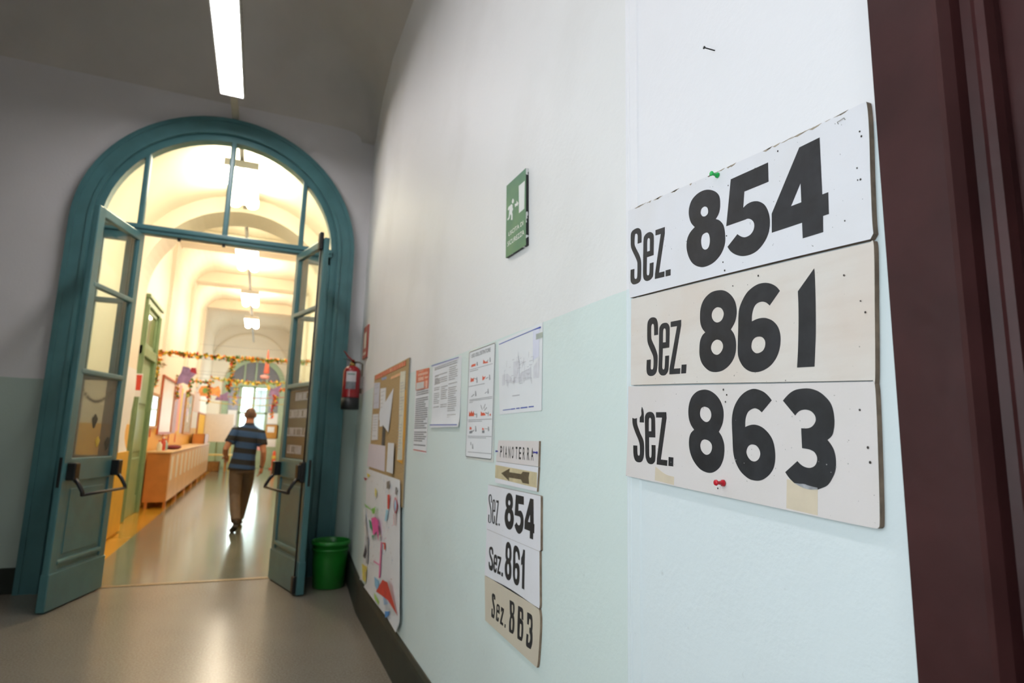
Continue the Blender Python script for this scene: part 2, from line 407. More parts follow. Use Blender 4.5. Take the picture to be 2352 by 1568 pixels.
# ------------------------------------------------------------------ the arched teal double door
door = struct(thing('door_1', (DX, 6.75, 0), 'arched teal double door with fanlight, both leaves standing open', 'door'))
def ringpoly(r0, r1): return [[(DX - r1, 0)] + [(DX - r1, DZ)] + arc(DX, DZ, r1, 180, 0)[1:-1] + [(DX + r1, DZ), (DX + r1, 0), (DX + r0, 0), (DX + r0, DZ)] + arc(DX, DZ, r0, 0, 180)[1:-1] + [(DX - r0, DZ), (DX - r0, 0)]]
mb = MB()
mb.poly(ringpoly(1.165, RO), XZ(6.675), depth=.075)
mb.poly(ringpoly(1.150, 1.185), XZ(6.66), depth=.04)
mb.poly(ringpoly(RI, 1.17), XZ(6.715), depth=.12)
mb.poly(ringpoly(1.285, RO + .008), XZ(6.665), depth=.03)
mb.build('door_frame', m_teal, door)
mb = MB().bbox(DX - 1.10, DX + 1.10, 6.70, 6.80, 3.36, 3.455, .012).bbox(DX - 1.10, DX + 1.10, 6.685, 6.72, 3.40, 3.435, .008)
tr = mb.build('transom', m_teal, door)
for x in (-.93, -.52): MB().bbox(x, x + .03, 6.72, 6.76, 3.335, 3.362, .004).build('catch', m_black, tr)
for x in (-1.27, DX + .01, .245):
    top = DZ + math.sqrt(max(0, 1.10 ** 2 - (x - DX) ** 2))
    MB().bbox(x - .026, x + .026, 6.715, 6.795, 3.44, top, .012).build('mullion', m_teal, door)
for x in (-1.285, .262):
    MB().bbox(x - .035, x + .035, 6.705, 6.80, 0, 3.38, .012).build('door_post', m_teal, door)
MB().poly([[(DX - 1.09, 3.44)] + arc(DX, DZ, 1.09, 178, 2) + [(DX + 1.09, 3.44)]], XZ(6.752), depth=.004).build('fanlight_pane', m_glass, door)
PANES = ((1.19, 1.885), (1.935, 2.635), (2.685, 3.265))
m_poster = glass('papered_glass', film=.75, filmcol=(.42, .34, .24))
for x0, x1 in ((-1.60, -1.318), (.295, .57)):
    mb = MB().bbox(x0, x0 + .05, 6.72, 6.77, 0, 3.36, .006).bbox(x1 - .05, x1, 6.72, 6.77, 0, 3.36, .006).bbox(x0, x1, 6.72, 6.77, 3.27, 3.36, .006)
    for za, zb in ((1.885, 1.935), (2.635, 2.685), (1.0, 1.19), (0, .29)): mb.bbox(x0, x1, 6.715, 6.775, za, zb, .008)
    mb.box(x0 + .04, x1 - .04, 6.735, 6.755, .28, 1.01)
    sl = mb.build('sidelight', m_teal, door)
    for za, zb in PANES: MB().box(x0 + .045, x1 - .045, 6.743, 6.747, za, zb).build('glass_pane', m_glass, sl)

m_frost = glass('hazy_glass', film=.42, filmcol=(.46, .38, .31))
def leaf(hx, hy, fx, fy, label):
    h = Vector((hx, hy, 0)); e = Vector((fx - hx, fy - hy, 0)); L = e.length; e.normalize()
    nrm = Vector((-e.y, e.x, 0))
    if nrm.x * (DX - hx) < 0: nrm = -nrm          # face that carries the push bar looks to the middle of the opening
    def F(s_, n_, z): return tuple(h + e * s_ + nrm * n_ + Vector((0, 0, z)))
    def bx(mb, s0, s1, n0, n1, z0, z1, c=.008, mi=0): return mb.bbox(s0, s1, n0, n1, z0, z1, c, mi, fn=F)
    T0, T1 = -.025, .025; Z0, Z1 = .012, 3.345
    mb = MB()
    bx(mb, 0, .095, T0, T1, Z0, Z1); bx(mb, L - .105, L, T0, T1, Z0, Z1)
    bx(mb, .05, L - .05, T0, T1, 3.265, Z1); bx(mb, .05, L - .05, T0, T1, 1.0, 1.19); bx(mb, .05, L - .05, T0, T1, Z0, .31)
    for za, zb in ((1.885, 1.935), (2.635, 2.685)):
        bx(mb, .06, L - .06, -.018, .028, za, zb, .012)
    bx(mb, .06, L - .06, -.010, .010, .28, 1.02, .003)                          # recessed field
    bx(mb, .15, L - .16, -.016, .016, .42, .94, .006)
    bx(mb, .08, L - .085, T0, .032, .345, .385, .014)                            # moulding under the panel
    bx(mb, -.004, L + .002, -.033, .033, Z0, .295, .006)                        # kick board
    for za, zb in PANES:                                                         # glazing beads
        for s0, s1 in ((.093, .108), (L - .118, L - .103)): bx(mb, s0, s1, -.014, .014, za, zb, .003)
    lf = mb.build('door_leaf', m_teal, door); lf['label'] = label
    for i, (za, zb) in enumerate(PANES):
        mg = MB(); mg.fbox(F, .10, L - .11, -.002, .002, za - .005, zb + .005); mg.build('glass_pane', m_frost if i == 0 else m_glass, lf)
    mb = MB()                                                                    # push bar with two boxes and cranked arms
    for s0 in (.02, L - .115):
        bx(mb, s0, s0 + .075, T1, .095, 1.015, 1.155, .01)
        mb.tube([F(s0 + .037, .075, 1.03), F(s0 + .037, .115, .985), F(s0 + .037, .15, .925), F(s0 + .037, .155, .895)], [.018, .017, .016, .017], 8)
    mb.tube([F(.045, .155, .90), F(L - .065, .155, .90)], .0125, 10)
    mb.build('push_bar', m_black, lf)
    mb = MB(); bx(mb, L - .004, L + .004, -.012, .012, .96, 1.20, .002); mb.build('lock_plate', m_black, lf)
    return F, L, lf
F, L, lf = leaf(-1.235, 6.735, -1.452, 5.945, 'left leaf swung towards the hall')
m_dark = M('dark_paper_cutout', (.05, .055, .045), .7, .2); m_gold = M('yellow_paper_cutout', (.55, .40, .06), .7, .1)
# paper things stuck to the glass of the left leaf
mb = MB()
for k in range(15):
    t = k / 14; s_ = .12 + .60 * t; z = 1.80 - .23 * math.sin(PI * (t * .8 + .1)) + .10
    for q in range(3):
        a = random.random() * 6.28; mb.add([F(s_ + .022 * math.cos(a + r * 2.1), -.006 - .004 * q, z + .022 * math.sin(a + r * 2.1)) for r in range(3)], [(0, 1, 2)])
tag(mb.build('paper_chain', M('green_paper', (.05, .13, .08), .7, .2)), 'dark green paper chain drooping across the bottom glass of the left door leaf', 'decoration')
for nm, s_, z, mt_, r_, lb in (('paper_cutout', .42, 1.50, m_dark, .042, 'small dark paper cut-out at the centre of the left door glass'), ('paper_cutout', .17, 1.30, m_dark, .040, 'dark paper cut-out low on the left door glass near the hinge'), ('paper_cutout', .33, 1.32, m_gold, .03, 'yellowish paper cut-out low on the left door glass')):
    mb = MB(); pts = [(s_ + r_ * (1 + .25 * math.sin(3 * a)) * math.cos(a), z + 1.3 * r_ * (1 + .2 * math.cos(4 * a)) * math.sin(a)) for a in [k * PI / 9 for k in range(18)]]
    mb.poly([pts], lambda a, b_, d: F(a, .004 + d, b_), depth=.002); tag(mb.build(nm, mt_), lb, 'decoration', 'cut-outs on the left door glass')
F, L, lf = leaf(.235, 6.735, .462, 5.945, 'right leaf swung towards the hall')
mb = MB(); mb.tube([F(L - .055, .042, .03), F(L - .055, .042, 3.30)], .008, 8)
mb.bbox(L - .085, L - .025, .025, .065, 3.22, 3.40, .01, fn=F); mb.bbox(L - .085, L - .025, .025, .065, .02, .17, .01, fn=F); mb.bbox(L - .10, L - .03, .025, .07, .99, 1.18, .01, fn=F)
mb.build('lock_rod', m_black, lf)
# paper notice with pale lines of writing on the lowest glass of the right leaf
nt_ = thing('paper_notice', F(.4, .004, 1.2), 'see-through notice with four lines of white writing on the right door glass', 'notice')
MB().fbox(F, .13, L - .13, .004, .0055, 1.20, 1.86).build('sheet', glass('tracing_paper', film=.55, filmcol=(.46, .36, .24)), nt_)
mb = MB()
for z, s0, s1 in ((1.76, .30, .62), (1.59, .16, .64), (1.41, .14, .64), (1.24, .18, .56)):
    s_ = s0
    while s_ < s1:
        wd = .022 + .02 * random.random(); k = random.randint(0, 3); hgt = .085
        mb.fbox(F, s_, s_ + .012, .006, .0068, z, z + hgt)
        if k != 1: mb.fbox(F, s_, s_ + wd, .006, .0068, z + hgt - .014, z + hgt)
        if k == 0 or k == 3: mb.fbox(F, s_ + wd - .012, s_ + wd, .006, .0068, z, z + hgt)
        if k != 0: mb.fbox(F, s_, s_ + wd, .006, .0068, z, z + .014)
        s_ += wd + .012
build_pieces(mb, 'writing', M('pale_lettering', (.72, .70, .70), .6, .05), nt_)

# ------------------------------------------------------------------ dark brown door on the right
dr = struct(thing('door_2', (XW, .05, 0), 'dark reddish-brown door and casing at the right edge', 'door'))
P = [(.5945, .885), (.5945, .853), (.500, .853), (.496, .846), (.488, .845), (.478, .858), (.474, .874), (.458, .878), (.454, .862), (.446, .856), (.436, .858), (.432, .872), (.430, .93), (.5945, .93)]
mb = MB().poly([[(x, y) for y, x in P]], XY(0), depth=2.62)
mb.poly([[(x, -.1 - y) for y, x in P]], XY(0), depth=2.62)
mb.box(.853, .93, -.69, .5945, 2.55, 2.66)
mb.build('casing', m_brown, dr)
mb = MB().box(.885, .925, -.53, .432, .01, 2.55)
for y0, y1 in ((-.45, -.10), (0.0, .35)):
    for z0, z1 in ((.2, 1.0), (1.15, 2.4)): mb.bbox(.872, .89, y0, y1, z0, z1, .008)
lf2 = mb.build('door_leaf', m_brown, dr)

# ------------------------------------------------------------------ ceiling lights
m_tube = emit('hall_lamp_diffuser', (1.0, .97, 1.0), HALL_TUBE); m_ctube = emit('corridor_lamp_diffuser', (1.0, .87, .66), CORR_TUBE)
XT = -.515
def hall_lamp(y0, label, tube):
    t = thing('strip_light', (XT, y0 + .75, 4.68), label, 'ceiling lamp', 'strip lights under the hall ceiling')
    mb = MB().box(XT - .105, XT + .105, y0, y0 + 1.5, 4.69, 4.733)
    mb.box(XT - .11, XT - .098, y0, y0 + 1.5, 4.632, 4.733).box(XT + .098, XT + .11, y0, y0 + 1.5, 4.632, 4.733).box(XT - .11, XT + .11, y0 - .008, y0, 4.632, 4.733).box(XT - .11, XT + .11, y0 + 1.5, y0 + 1.508, 4.632, 4.733)
    mb.build('housing', m_whitep, t)
    MB().box(XT - .097, XT + .097, y0 + .002, y0 + 1.498, 4.646, 4.656).build('diffuser', tube, t)
    mb = MB()
    for k in range(29): mb.box(XT + .110, XT + .118, y0 + .03 + k * .05, y0 + .066 + k * .05, 4.65, 4.675)
    mb.build('side_louvre', m_grey, t)
hall_lamp(4.50, 'strip light under the hall ceiling right in front of the arched door', emit('door_lamp_diffuser', (1.0, .97, .98), HALL_TUBE * 1.5))  # stronger than the other hall lamps, to brighten the end wall
hall_lamp(1.0, 'strip light under the hall ceiling above the numbered signs', m_tube); hall_lamp(-2.6, 'strip light under the hall ceiling at the back', m_tube)
tk = MB().bbox(XT - .034, XT + .034, -4.9, 6.69, 4.735, 4.80, .004).build('cable_trunking', M('beige_trunking', (.50, .46, .39), .5, .04), loc=(XT, 1, 4.76))
tag(tk, 'beige-grey lighting trunking running to the top of the arched door', 'trunking')
tk = MB().bbox(-.50, -.45, 6.9, 24.4, 4.735, 4.79, .004).build('cable_trunking', m_grey, loc=(-.47, 15, 4.76))
tag(tk, 'lighting trunking along the corridor ceiling beyond the door', 'trunking')
def corr_lamp(y0, label):
    t = thing('twin_pendant_light', (-.475, y0 + .65, 4.7), label, 'ceiling lamp', 'warm lamps along the corridor')
    mb = MB().box(-.67, -.28, y0 - .03, y0, 4.64, 4.733).box(-.67, -.28, y0 + 1.3, y0 + 1.33, 4.64, 4.733).bbox(-.50, -.45, y0, y0 + 1.3, 4.69, 4.733, .004)
    mb.build('bracket', m_whitep, t)
    for x in (-.585, -.365):
        mb = MB(); mb.loft([[(x + .078 * math.cos(a * PI / 8), y, 4.645 + .062 * math.sin(a * PI / 8)) for a in range(16)] for y in (y0, y0 + 1.3)])
        mb.build('diffuser', m_ctube, t)
for y0, lb in ((7.75, 'glowing warm lamp behind the fanlight of the arched door, nearest in the corridor'), (11.45, 'second warm lamp along the corridor, just under the door transom'), (15.2, 'third warm lamp along the corridor'), (18.7, 'fourth and farthest warm lamp along the corridor')):
    corr_lamp(y0, lb)
# outlines of boards and lettering on the wall plane: (y, z[, corner]) in tenths of a millimetre
TR = {
'sez854':[[[12643,19561,1],[12469,19547,1],[12466,19750],[12497,19883],[12592,19968],[12716,19998],[12871,19986],[12949,19918],[12959,19735],[12946,19563],[12876,19426],[12752,19234],[12671,19089],[12658,18987],[12667,18729],[12690,18653],[12745,18647],[12794,18678],[12804,18763],[12797,18928,1],[12972,18944,1],[12979,18706],[12955,18610],[12871,18533],[12760,18507],[12609,18513],[12528,18558],[12500,18656],[12490,18944],[12507,19094],[12573,19242],[12708,19444],[12777,19564],[12784,19682],[12765,19827],[12732,19856],[12695,19850],[12654,19817],[12636,19753]],[[12242,19086,1],[11960,19068,1],[11944,19493],[11963,19602],[12025,19669],[12115,19712],[12232,19718],[12338,19678],[12380,19593],[12398,19274],[12415,18796],[12407,18617],[12355,18526],[12251,18474],[12123,18470],[12020,18516],[11986,18594],[11965,18885,1],[12126,18899,1],[12137,18694],[12159,18620],[12203,18608],[12241,18633],[12256,18708]],[[12232,19232,1],[12115,19221,1],[12106,19478],[12118,19538],[12161,19566],[12203,19559],[12225,19482]],[[11872,19684,1],[11497,19645,1],[11503,19482,1],[11751,18566,1],[11536,18546,1],[11544,18412,1],[11921,18446,1],[11911,18575,1],[11660,19518,1],[11875,19546,1]],[[11489,18557,1],[11300,18539,1],[11308,18389,1],[11497,18407,1]],[[10412,19290,1],[10540,19442],[10604,19650],[10582,19829],[10469,19974],[10255,20042],[9999,20017],[9756,19894],[9609,19725],[9589,19508],[9633,19350],[9733,19251,1],[9617,19177],[9506,19030],[9469,18814],[9486,18616],[9600,18445],[9793,18328],[10013,18289],[10237,18315],[10466,18435],[10620,18621],[10704,18865],[10681,19080],[10574,19213]],[[10073,19654],[9989,19599],[9962,19518],[9980,19452],[10061,19426],[10146,19456],[10200,19528],[10203,19584],[10165,19643]],[[10035,19043],[9962,18985],[9932,18870],[9946,18752],[9998,18680],[10088,18670],[10172,18730],[10209,18830],[10210,18937],[10161,19029]],[[9252,19958,1],[8249,19897,1],[8258,19507,1],[8888,19548,1],[8935,19219,1],[8814,19259],[8663,19254],[8518,19200],[8380,19082],[8295,18909],[8265,18728],[8291,18548],[8368,18403],[8493,18289],[8641,18217],[8815,18198],[9017,18229],[9197,18315],[9327,18421],[9409,18536,1],[9118,18720,1],[9024,18643],[8910,18592],[8783,18598],[8693,18657],[8659,18743],[8672,18826],[8731,18900],[8817,18949],[8893,18954,1],[9426,18989,1]],[[7513,19869,1],[7079,19857,1],[7091,18806,1],[6972,18800,1],[6985,18414,1],[7101,18418,1],[7116,18132,1],[7541,18150,1],[7537,18440,1],[8230,18472,1],[8214,18843,1]],[[7525,19186,1],[7531,18823,1],[7761,18831,1]]],
'sez861':[[[11988,17050,1],[11832,17045,1],[11831,17230],[11846,17357],[11902,17456],[12010,17505],[12137,17506],[12235,17441],[12267,17319],[12274,17047],[12252,16900],[12151,16725],[12050,16570],[12023,16461],[12031,16304],[12056,16236],[12109,16231],[12144,16262],[12142,16350],[12137,16479,1],[12301,16485,1],[12317,16261],[12294,16152],[12221,16092],[12132,16072],[12015,16083],[11922,16145],[11882,16254],[11861,16461],[11876,16585],[11959,16754],[12073,16929],[12107,17023],[12106,17257],[12081,17334],[12042,17345],[12004,17321],[11991,17256]],[[11653,16688,1],[11409,16678,1],[11385,17090],[11402,17196],[11468,17267],[11564,17292],[11677,17285],[11763,17219],[11788,17100],[11812,16508],[11832,16215],[11814,16127],[11745,16065],[11661,16045],[11565,16053],[11482,16114],[11447,16212],[11421,16494,1],[11566,16500,1],[11588,16260],[11608,16197],[11650,16187],[11680,16217],[11684,16287]],[[11650,16830,1],[11539,16825,1],[11530,17078],[11546,17141],[11581,17159],[11618,17144],[11636,17077]],[[11343,17279,1],[10959,17261,1],[10965,17133,1],[11251,16168,1],[11021,16157,1],[11034,16032,1],[11421,16051,1],[11410,16188,1],[11110,17140,1],[11343,17152,1]],[[10973,16231,1],[10805,16222,1],[10828,16026,1],[10994,16032,1]],[[10165,16849,1],[10254,16945],[10308,17065],[10319,17212],[10297,17384],[10221,17531],[10090,17632],[9907,17688],[9666,17671],[9499,17607],[9358,17493],[9262,17352],[9223,17196],[9229,17063],[9281,16924],[9399,16792,1],[9322,16694],[9277,16569],[9270,16422],[9300,16279],[9376,16157],[9503,16052],[9672,15980],[9864,15964],[10038,15998],[10181,16081],[10303,16210],[10362,16374],[10361,16532],[10332,16687],[10259,16795]],[[9746,17320],[9650,17277],[9594,17190],[9593,17121],[9638,17045],[9715,17005],[9802,17004],[9888,17050],[9944,17130],[9948,17216],[9901,17286],[9822,17322]],[[9794,16638],[9699,16599],[9643,16523],[9642,16448],[9687,16378],[9764,16331],[9839,16325],[9925,16361],[9988,16438],[9997,16516],[9949,16595],[9871,16635]],[[8829,16861,1],[8820,16970],[8788,17073],[8734,17155],[8652,17196],[8544,17197],[8450,17160],[8368,17088,1],[8113,17316,1],[8183,17403],[8291,17484],[8439,17544],[8614,17562],[8776,17529],[8923,17459],[9043,17342],[9135,17201],[9174,17050],[9199,16721],[9228,16332],[9203,16173],[9115,16025],[8996,15929],[8858,15875],[8700,15864],[8526,15900],[8372,15979],[8246,16110],[8174,16260],[8147,16415],[8158,16546],[8206,16670],[8310,16783],[8438,16853],[8551,16883],[8688,16886]],[[8666,16538],[8580,16513],[8525,16453],[8510,16384],[8533,16306],[8594,16247],[8702,16222],[8789,16248],[8852,16316],[8862,16394],[8828,16481],[8755,16531]],[[7712,17218,1],[7347,17548,1],[7341,17435],[7352,17009],[7383,16441],[7417,16109],[7447,15840,1],[7810,15859,1],[7770,16180],[7731,16635],[7714,16984]]],
'sez863':[[[12934,15082,1],[12842,15058,1],[12727,15073,1],[12734,14970],[12699,14867],[12591,14697],[12476,14546],[12441,14414],[12443,14248],[12468,14114],[12542,14020],[12659,13993],[12793,14017],[12867,14099],[12896,14216],[12901,14399,1],[12729,14396,1],[12724,14239],[12707,14172],[12666,14153],[12627,14175],[12615,14242],[12622,14410],[12682,14544],[12815,14730],[12905,14886],[12929,14972]],[[12518,15344,1],[12475,15288],[12444,15185],[12439,14957,1],[12618,14965,1],[12610,15087,1],[12556,15129],[12535,15188],[12546,15256]],[[12233,14604,1],[11983,14601,1],[11984,14992],[12001,15107],[12069,15183],[12180,15211],[12308,15190],[12381,15116],[12398,14999],[12390,14564],[12386,14216],[12360,14086],[12285,13999],[12160,13972],[12049,14010],[11993,14101],[11978,14423,1],[12135,14425,1],[12135,14241],[12151,14143],[12190,14122],[12226,14148],[12236,14238]],[[12242,14747,1],[12138,14747,1],[12134,14995],[12152,15053],[12188,15070],[12225,15049],[12238,14988]],[[11945,15196,1],[11551,15185,1],[11541,15049,1],[11779,14099,1],[11537,14092,1],[11548,13964,1],[11941,13980,1],[11925,14120,1],[11713,15062,1],[11942,15068,1]],[[11487,14168,1],[11316,14163,1],[11329,13963,1],[11497,13969,1]],[[10587,14780,1],[10686,14882],[10751,15018],[10765,15185],[10729,15350],[10632,15497],[10469,15594],[10290,15623],[10138,15610],[9991,15558],[9849,15463],[9742,15337],[9682,15194],[9678,15040],[9720,14887],[9827,14736,1],[9741,14636],[9687,14499],[9683,14347],[9719,14195],[9804,14054],[9929,13957],[10075,13903],[10244,13904],[10436,13964],[10609,14100],[10717,14257],[10765,14434],[10753,14598],[10692,14710]],[[10227,15260],[10110,15223],[10045,15141],[10042,15048],[10098,14970],[10184,14939],[10281,14966],[10366,15040],[10389,15129],[10359,15217],[10303,15252]],[[10240,14577],[10124,14547],[10049,14478],[10044,14386],[10102,14299],[10199,14261],[10294,14283],[10378,14355],[10401,14456],[10361,14537],[10306,14569]],[[9094,14826,1],[9085,14946],[9055,15042],[8986,15130],[8854,15178],[8746,15157],[8660,15098,1],[8411,15310,1],[8479,15388],[8605,15482],[8799,15546],[8947,15538],[9101,15484],[9241,15385],[9355,15248],[9422,15094],[9447,14923],[9443,14611],[9435,14344],[9384,14165],[9284,14011],[9156,13910],[9011,13846],[8831,13833],[8689,13869],[8547,13957],[8439,14079],[8388,14235],[8384,14403],[8420,14570],[8507,14700],[8640,14806],[8779,14860],[8906,14871],[9018,14851]],[[8924,14499],[8834,14483],[8766,14425],[8735,14339],[8766,14252],[8831,14200],[8903,14184],[8984,14203],[9055,14268],[9086,14355],[9047,14445],[8989,14487]],[[7896,15020,1],[8151,15292,1],[8088,15348],[7988,15419],[7859,15469],[7674,15482],[7526,15464],[7384,15409],[7263,15317],[7173,15211],[7127,15080],[7116,14892],[7150,14728],[7196,14658],[7268,14605,1],[7204,14530],[7150,14426],[7130,14278],[7151,14116],[7228,13974],[7330,13862],[7509,13787,1],[7510,13818,1],[7671,13835],[7773,13856],[7878,13854],[7985,13858,1],[8090,13937],[8171,14031,1],[7897,14235,1],[7828,14180],[7741,14142],[7638,14135],[7549,14170],[7498,14238],[7489,14321],[7535,14397],[7619,14437],[7692,14449],[7784,14459,1],[7782,14799,1],[7641,14798],[7551,14831],[7489,14897],[7473,14957],[7495,15024],[7564,15087],[7666,15115],[7772,15106],[7844,15070]]],
'scrape':[[[7985,13858,1],[7878,13854],[7773,13856],[7671,13835],[7510,13818,1],[7516,13786,1],[7675,13775],[7821,13798]]],
'tape863':[[[8143,13914,1],[7506,13836,1],[7540,13367,1],[8183,13410,1]],[[11996,13932,1],[11758,13827],[11553,13762],[11302,13740,1],[11312,13557,1],[12021,13612,1]]],
'plate854':[[[13074,20611,1],[11962,20507],[10934,20408],[10029,20321],[9548,20283],[8975,20242],[8281,20183],[7460,20121],[6910,20090],[6489,20072],[6228,20057],[6171,19996],[6167,19538],[6198,18807],[6221,18086],[6218,17827,1],[6275,17751,1],[7986,17878],[10396,18039],[13012,18197,1],[13068,18727]]],
'plate861':[[[12972,18153,1],[10397,17990],[7989,17829],[6286,17704,1],[6232,17631],[6287,16690],[6364,15555],[6402,15525,1],[8114,15626],[10472,15774],[13011,15915,1]]],
'plate863':[[[13110,15888,1],[10473,15737],[8115,15602],[6411,15505,1],[6372,15449],[6376,15010],[6413,14035],[6445,13429],[6474,13319],[6538,13303,1],[7354,13337],[9289,13437],[11277,13537],[13245,13635,1],[13159,14638]]],
'sa':[[[22846,11967,1],[22746,11970,1],[22771,12163],[22836,12255],[22945,12274],[23065,12233],[23115,12141],[23088,12008],[22976,11823],[22852,11641],[22828,11376],[22831,11255],[22898,11209],[22970,11212],[22986,11307],[22974,11480,1],[23082,11479,1],[23094,11293],[23063,11199],[22952,11170],[22846,11187],[22760,11252],[22730,11389],[22760,11652],[22872,11859],[22980,12019],[23004,12127],[22962,12218],[22890,12213],[22851,12106]],[[22570,11650,1],[22349,11659,1],[22352,11939],[22398,12067],[22506,12116],[22609,12093],[22672,12014],[22669,11735],[22656,11350],[22617,11235],[22495,11196],[22407,11220],[22354,11318],[22364,11512,1],[22447,11513,1],[22453,11352],[22480,11265],[22536,11269],[22561,11386]],[[22562,11718,1],[22431,11726,1],[22443,11953],[22479,12046],[22528,12053],[22567,12013]],[[22278,12110,1],[22014,12123,1],[22007,12036,1],[22172,11266,1],[22071,11265,1],[22065,11191,1],[22282,11197,1],[22275,11280,1],[22107,12025,1],[22257,12028,1]],[[21960,11295,1],[21840,11287,1],[21853,11209,1],[21967,11216,1]],[[21184,11946,1],[21285,12032],[21314,12167],[21282,12332],[21164,12447],[20994,12501],[20808,12480],[20668,12380],[20609,12217],[20617,12071],[20693,11950,1],[20587,11885],[20506,11739],[20494,11563],[20554,11400],[20694,11270],[20872,11218],[21088,11236],[21265,11347],[21360,11518],[21355,11702],[21290,11847]],[[20975,12243],[20881,12212],[20847,12159],[20873,12099],[20950,12064],[21026,12083],[21061,12147],[21035,12207]],[[20943,11793],[20850,11763],[20807,11679],[20817,11565],[20892,11499],[20984,11503],[21051,11580],[21053,11693],[21015,11761]],[[20362,12503,1],[19651,12501,1],[19629,12223,1],[20100,12209,1],[20096,11964,1],[19956,11996],[19814,11976],[19680,11863],[19620,11679],[19645,11462],[19747,11310],[19936,11211],[20135,11220],[20314,11324],[20409,11431,1],[20231,11565,1],[20153,11510],[20037,11483],[19938,11518],[19877,11623],[19894,11729],[19971,11784],[20085,11787,1],[20420,11783,1]],[[19112,12494,1],[18837,12494,1],[18787,11702,1],[18721,11701,1],[18727,11405,1],[18808,11401,1],[18813,11196,1],[19075,11196,1],[19077,11429,1],[19535,11432,1],[19534,11711,1]],[[19095,11973,1],[19071,11714,1],[19255,11706,1]]],
'sb':[[[22555,10066,1],[22430,10058,1],[22459,10236],[22556,10314],[22731,10313],[22866,10237],[22888,10090],[22803,9938],[22613,9784],[22568,9675],[22633,9616],[22739,9630],[22784,9728,1],[22910,9716,1],[22875,9568],[22795,9466],[22617,9443],[22482,9482],[22404,9614],[22416,9751],[22519,9896],[22705,10027],[22764,10136],[22721,10203],[22615,10197]],[[22246,9749,1],[22010,9737,1],[22003,9969],[22059,10085],[22196,10114],[22315,10074],[22365,9948],[22377,9689],[22371,9550],[22275,9465],[22173,9452],[22057,9510],[22022,9643,1],[22122,9646,1],[22150,9572],[22218,9581],[22244,9645]],[[22240,9843,1],[22119,9843,1],[22136,9967],[22206,9989],[22247,9923]],[[21995,10109,1],[21603,10123,1],[21609,10031,1],[21820,9592,1],[21626,9598,1],[21617,9494,1],[21975,9474,1],[21962,9564,1],[21756,10015,1],[21980,10014,1]],[[21543,9604,1],[21385,9614,1],[21387,9479,1],[21552,9472,1]],[[21111,10124,1],[21186,10210],[21198,10454],[21158,10663],[21023,10763],[20870,10766],[20713,10670],[20638,10463],[20641,10245],[20705,10134,1],[20625,10008],[20591,9777],[20637,9594],[20791,9486],[20990,9475],[21151,9573],[21225,9735],[21221,9936]],[[20929,10567],[20854,10536],[20825,10386],[20845,10251],[20916,10216],[20987,10269],[21005,10443],[20976,10537]],[[20938,10017],[20863,9994],[20818,9861],[20826,9728],[20882,9662],[20963,9700],[21005,9846],[20983,9971]],[[20005,10341,1],[19882,10337,1],[19894,10531],[19988,10685],[20134,10756],[20306,10760],[20434,10673],[20475,10492],[20468,10125],[20455,9762],[20372,9565],[20222,9470],[20024,9483],[19903,9604],[19867,9821],[19894,10088],[19984,10186],[20127,10206],[20261,10154,1],[20281,10376],[20272,10507],[20208,10572],[20121,10555],[20058,10459]],[[20183,10020],[20113,9991],[20071,9862],[20095,9709],[20176,9650],[20255,9718],[20278,9884],[20244,9987]],[[19604,10751,1],[19458,10745,1],[19459,10112],[19449,9470,1],[19648,9474,1],[19656,10250,1],[19763,10194,1],[19766,10438,1],[19674,10550]]],
'sc':[[[22225,8504,1],[22078,8501,1],[22103,8635],[22207,8683],[22376,8674,1],[22450,8587,1],[22408,8425],[22306,8267],[22224,8106],[22213,7974],[22277,7945],[22319,8037],[22307,8131,1],[22429,8122,1],[22444,7913],[22436,7824,1],[22199,7819,1],[22137,7870],[22090,8096],[22124,8268],[22217,8403],[22276,8548],[22232,8582]],[[21849,8136,1],[21616,8119,1],[21620,8328],[21659,8418],[21854,8425,1],[21926,8351],[21941,8134],[21961,7906],[21935,7835],[21758,7820,1],[21680,7892],[21675,7982,1],[21798,7983,1],[21792,7918],[21846,7936],[21853,8024]],[[21838,8228,1],[21739,8220,1],[21749,8340],[21847,8337]],[[21487,8417,1],[21199,8414,1],[21210,8324,1],[21397,7926,1],[21241,7914,1],[21246,7826,1],[21547,7819,1],[21541,7908,1],[21351,8298,1],[21414,8293,1],[21422,8236,1],[21486,8252,1]],[[21100,7931,1],[20997,7938,1],[21019,7819,1],[21110,7815,1]],[[20691,8842,1],[20382,8854],[20263,8799],[20234,8618],[20271,8483],[20307,8432,1],[20246,8364],[20211,8187],[20235,7952],[20340,7812,1],[20629,7798],[20681,7867],[20681,8121],[20591,8346,1],[20647,8469]],[[20490,8742,1],[20391,8736],[20364,8585],[20386,8484,1],[20444,8490],[20492,8594]],[[20505,8285,1],[20413,8288],[20374,8142],[20405,7925,1],[20491,7921],[20521,8101]],[[19928,8841,1],[19600,8852],[19499,8766],[19472,8495,1],[19622,8491,1],[19634,8691],[19754,8700,1],[19752,8496,1],[19523,8457],[19462,8313],[19471,8010],[19565,7812,1],[19862,7794],[19937,7853],[19950,8320]],[[19741,8316,1],[19622,8309],[19602,8153],[19626,7925,1],[19750,7928],[19757,8129]],[[19166,8833,1],[18845,8837],[18755,8744],[18727,8498],[18755,8354,1],[18715,8250],[18727,7995],[18840,7787,1],[19144,7772],[19211,7869],[19181,8164,1],[19037,8166,1],[19051,7956],[18974,7931,1],[18890,8063],[18897,8197],[18966,8255,1],[18964,8422,1],[18874,8438],[18885,8650],[18988,8681,1],[19028,8473,1],[19156,8467,1]]],
'psa':[[[23233,12617,1],[18332,12653,1],[18292,12618,1],[18233,10957,1],[18303,10912,1],[23291,10903,1]]],
'psb':[[[23253,10892,1],[18317,10901,1],[18226,9295,1],[18259,9177,1],[23304,9143,1]]],
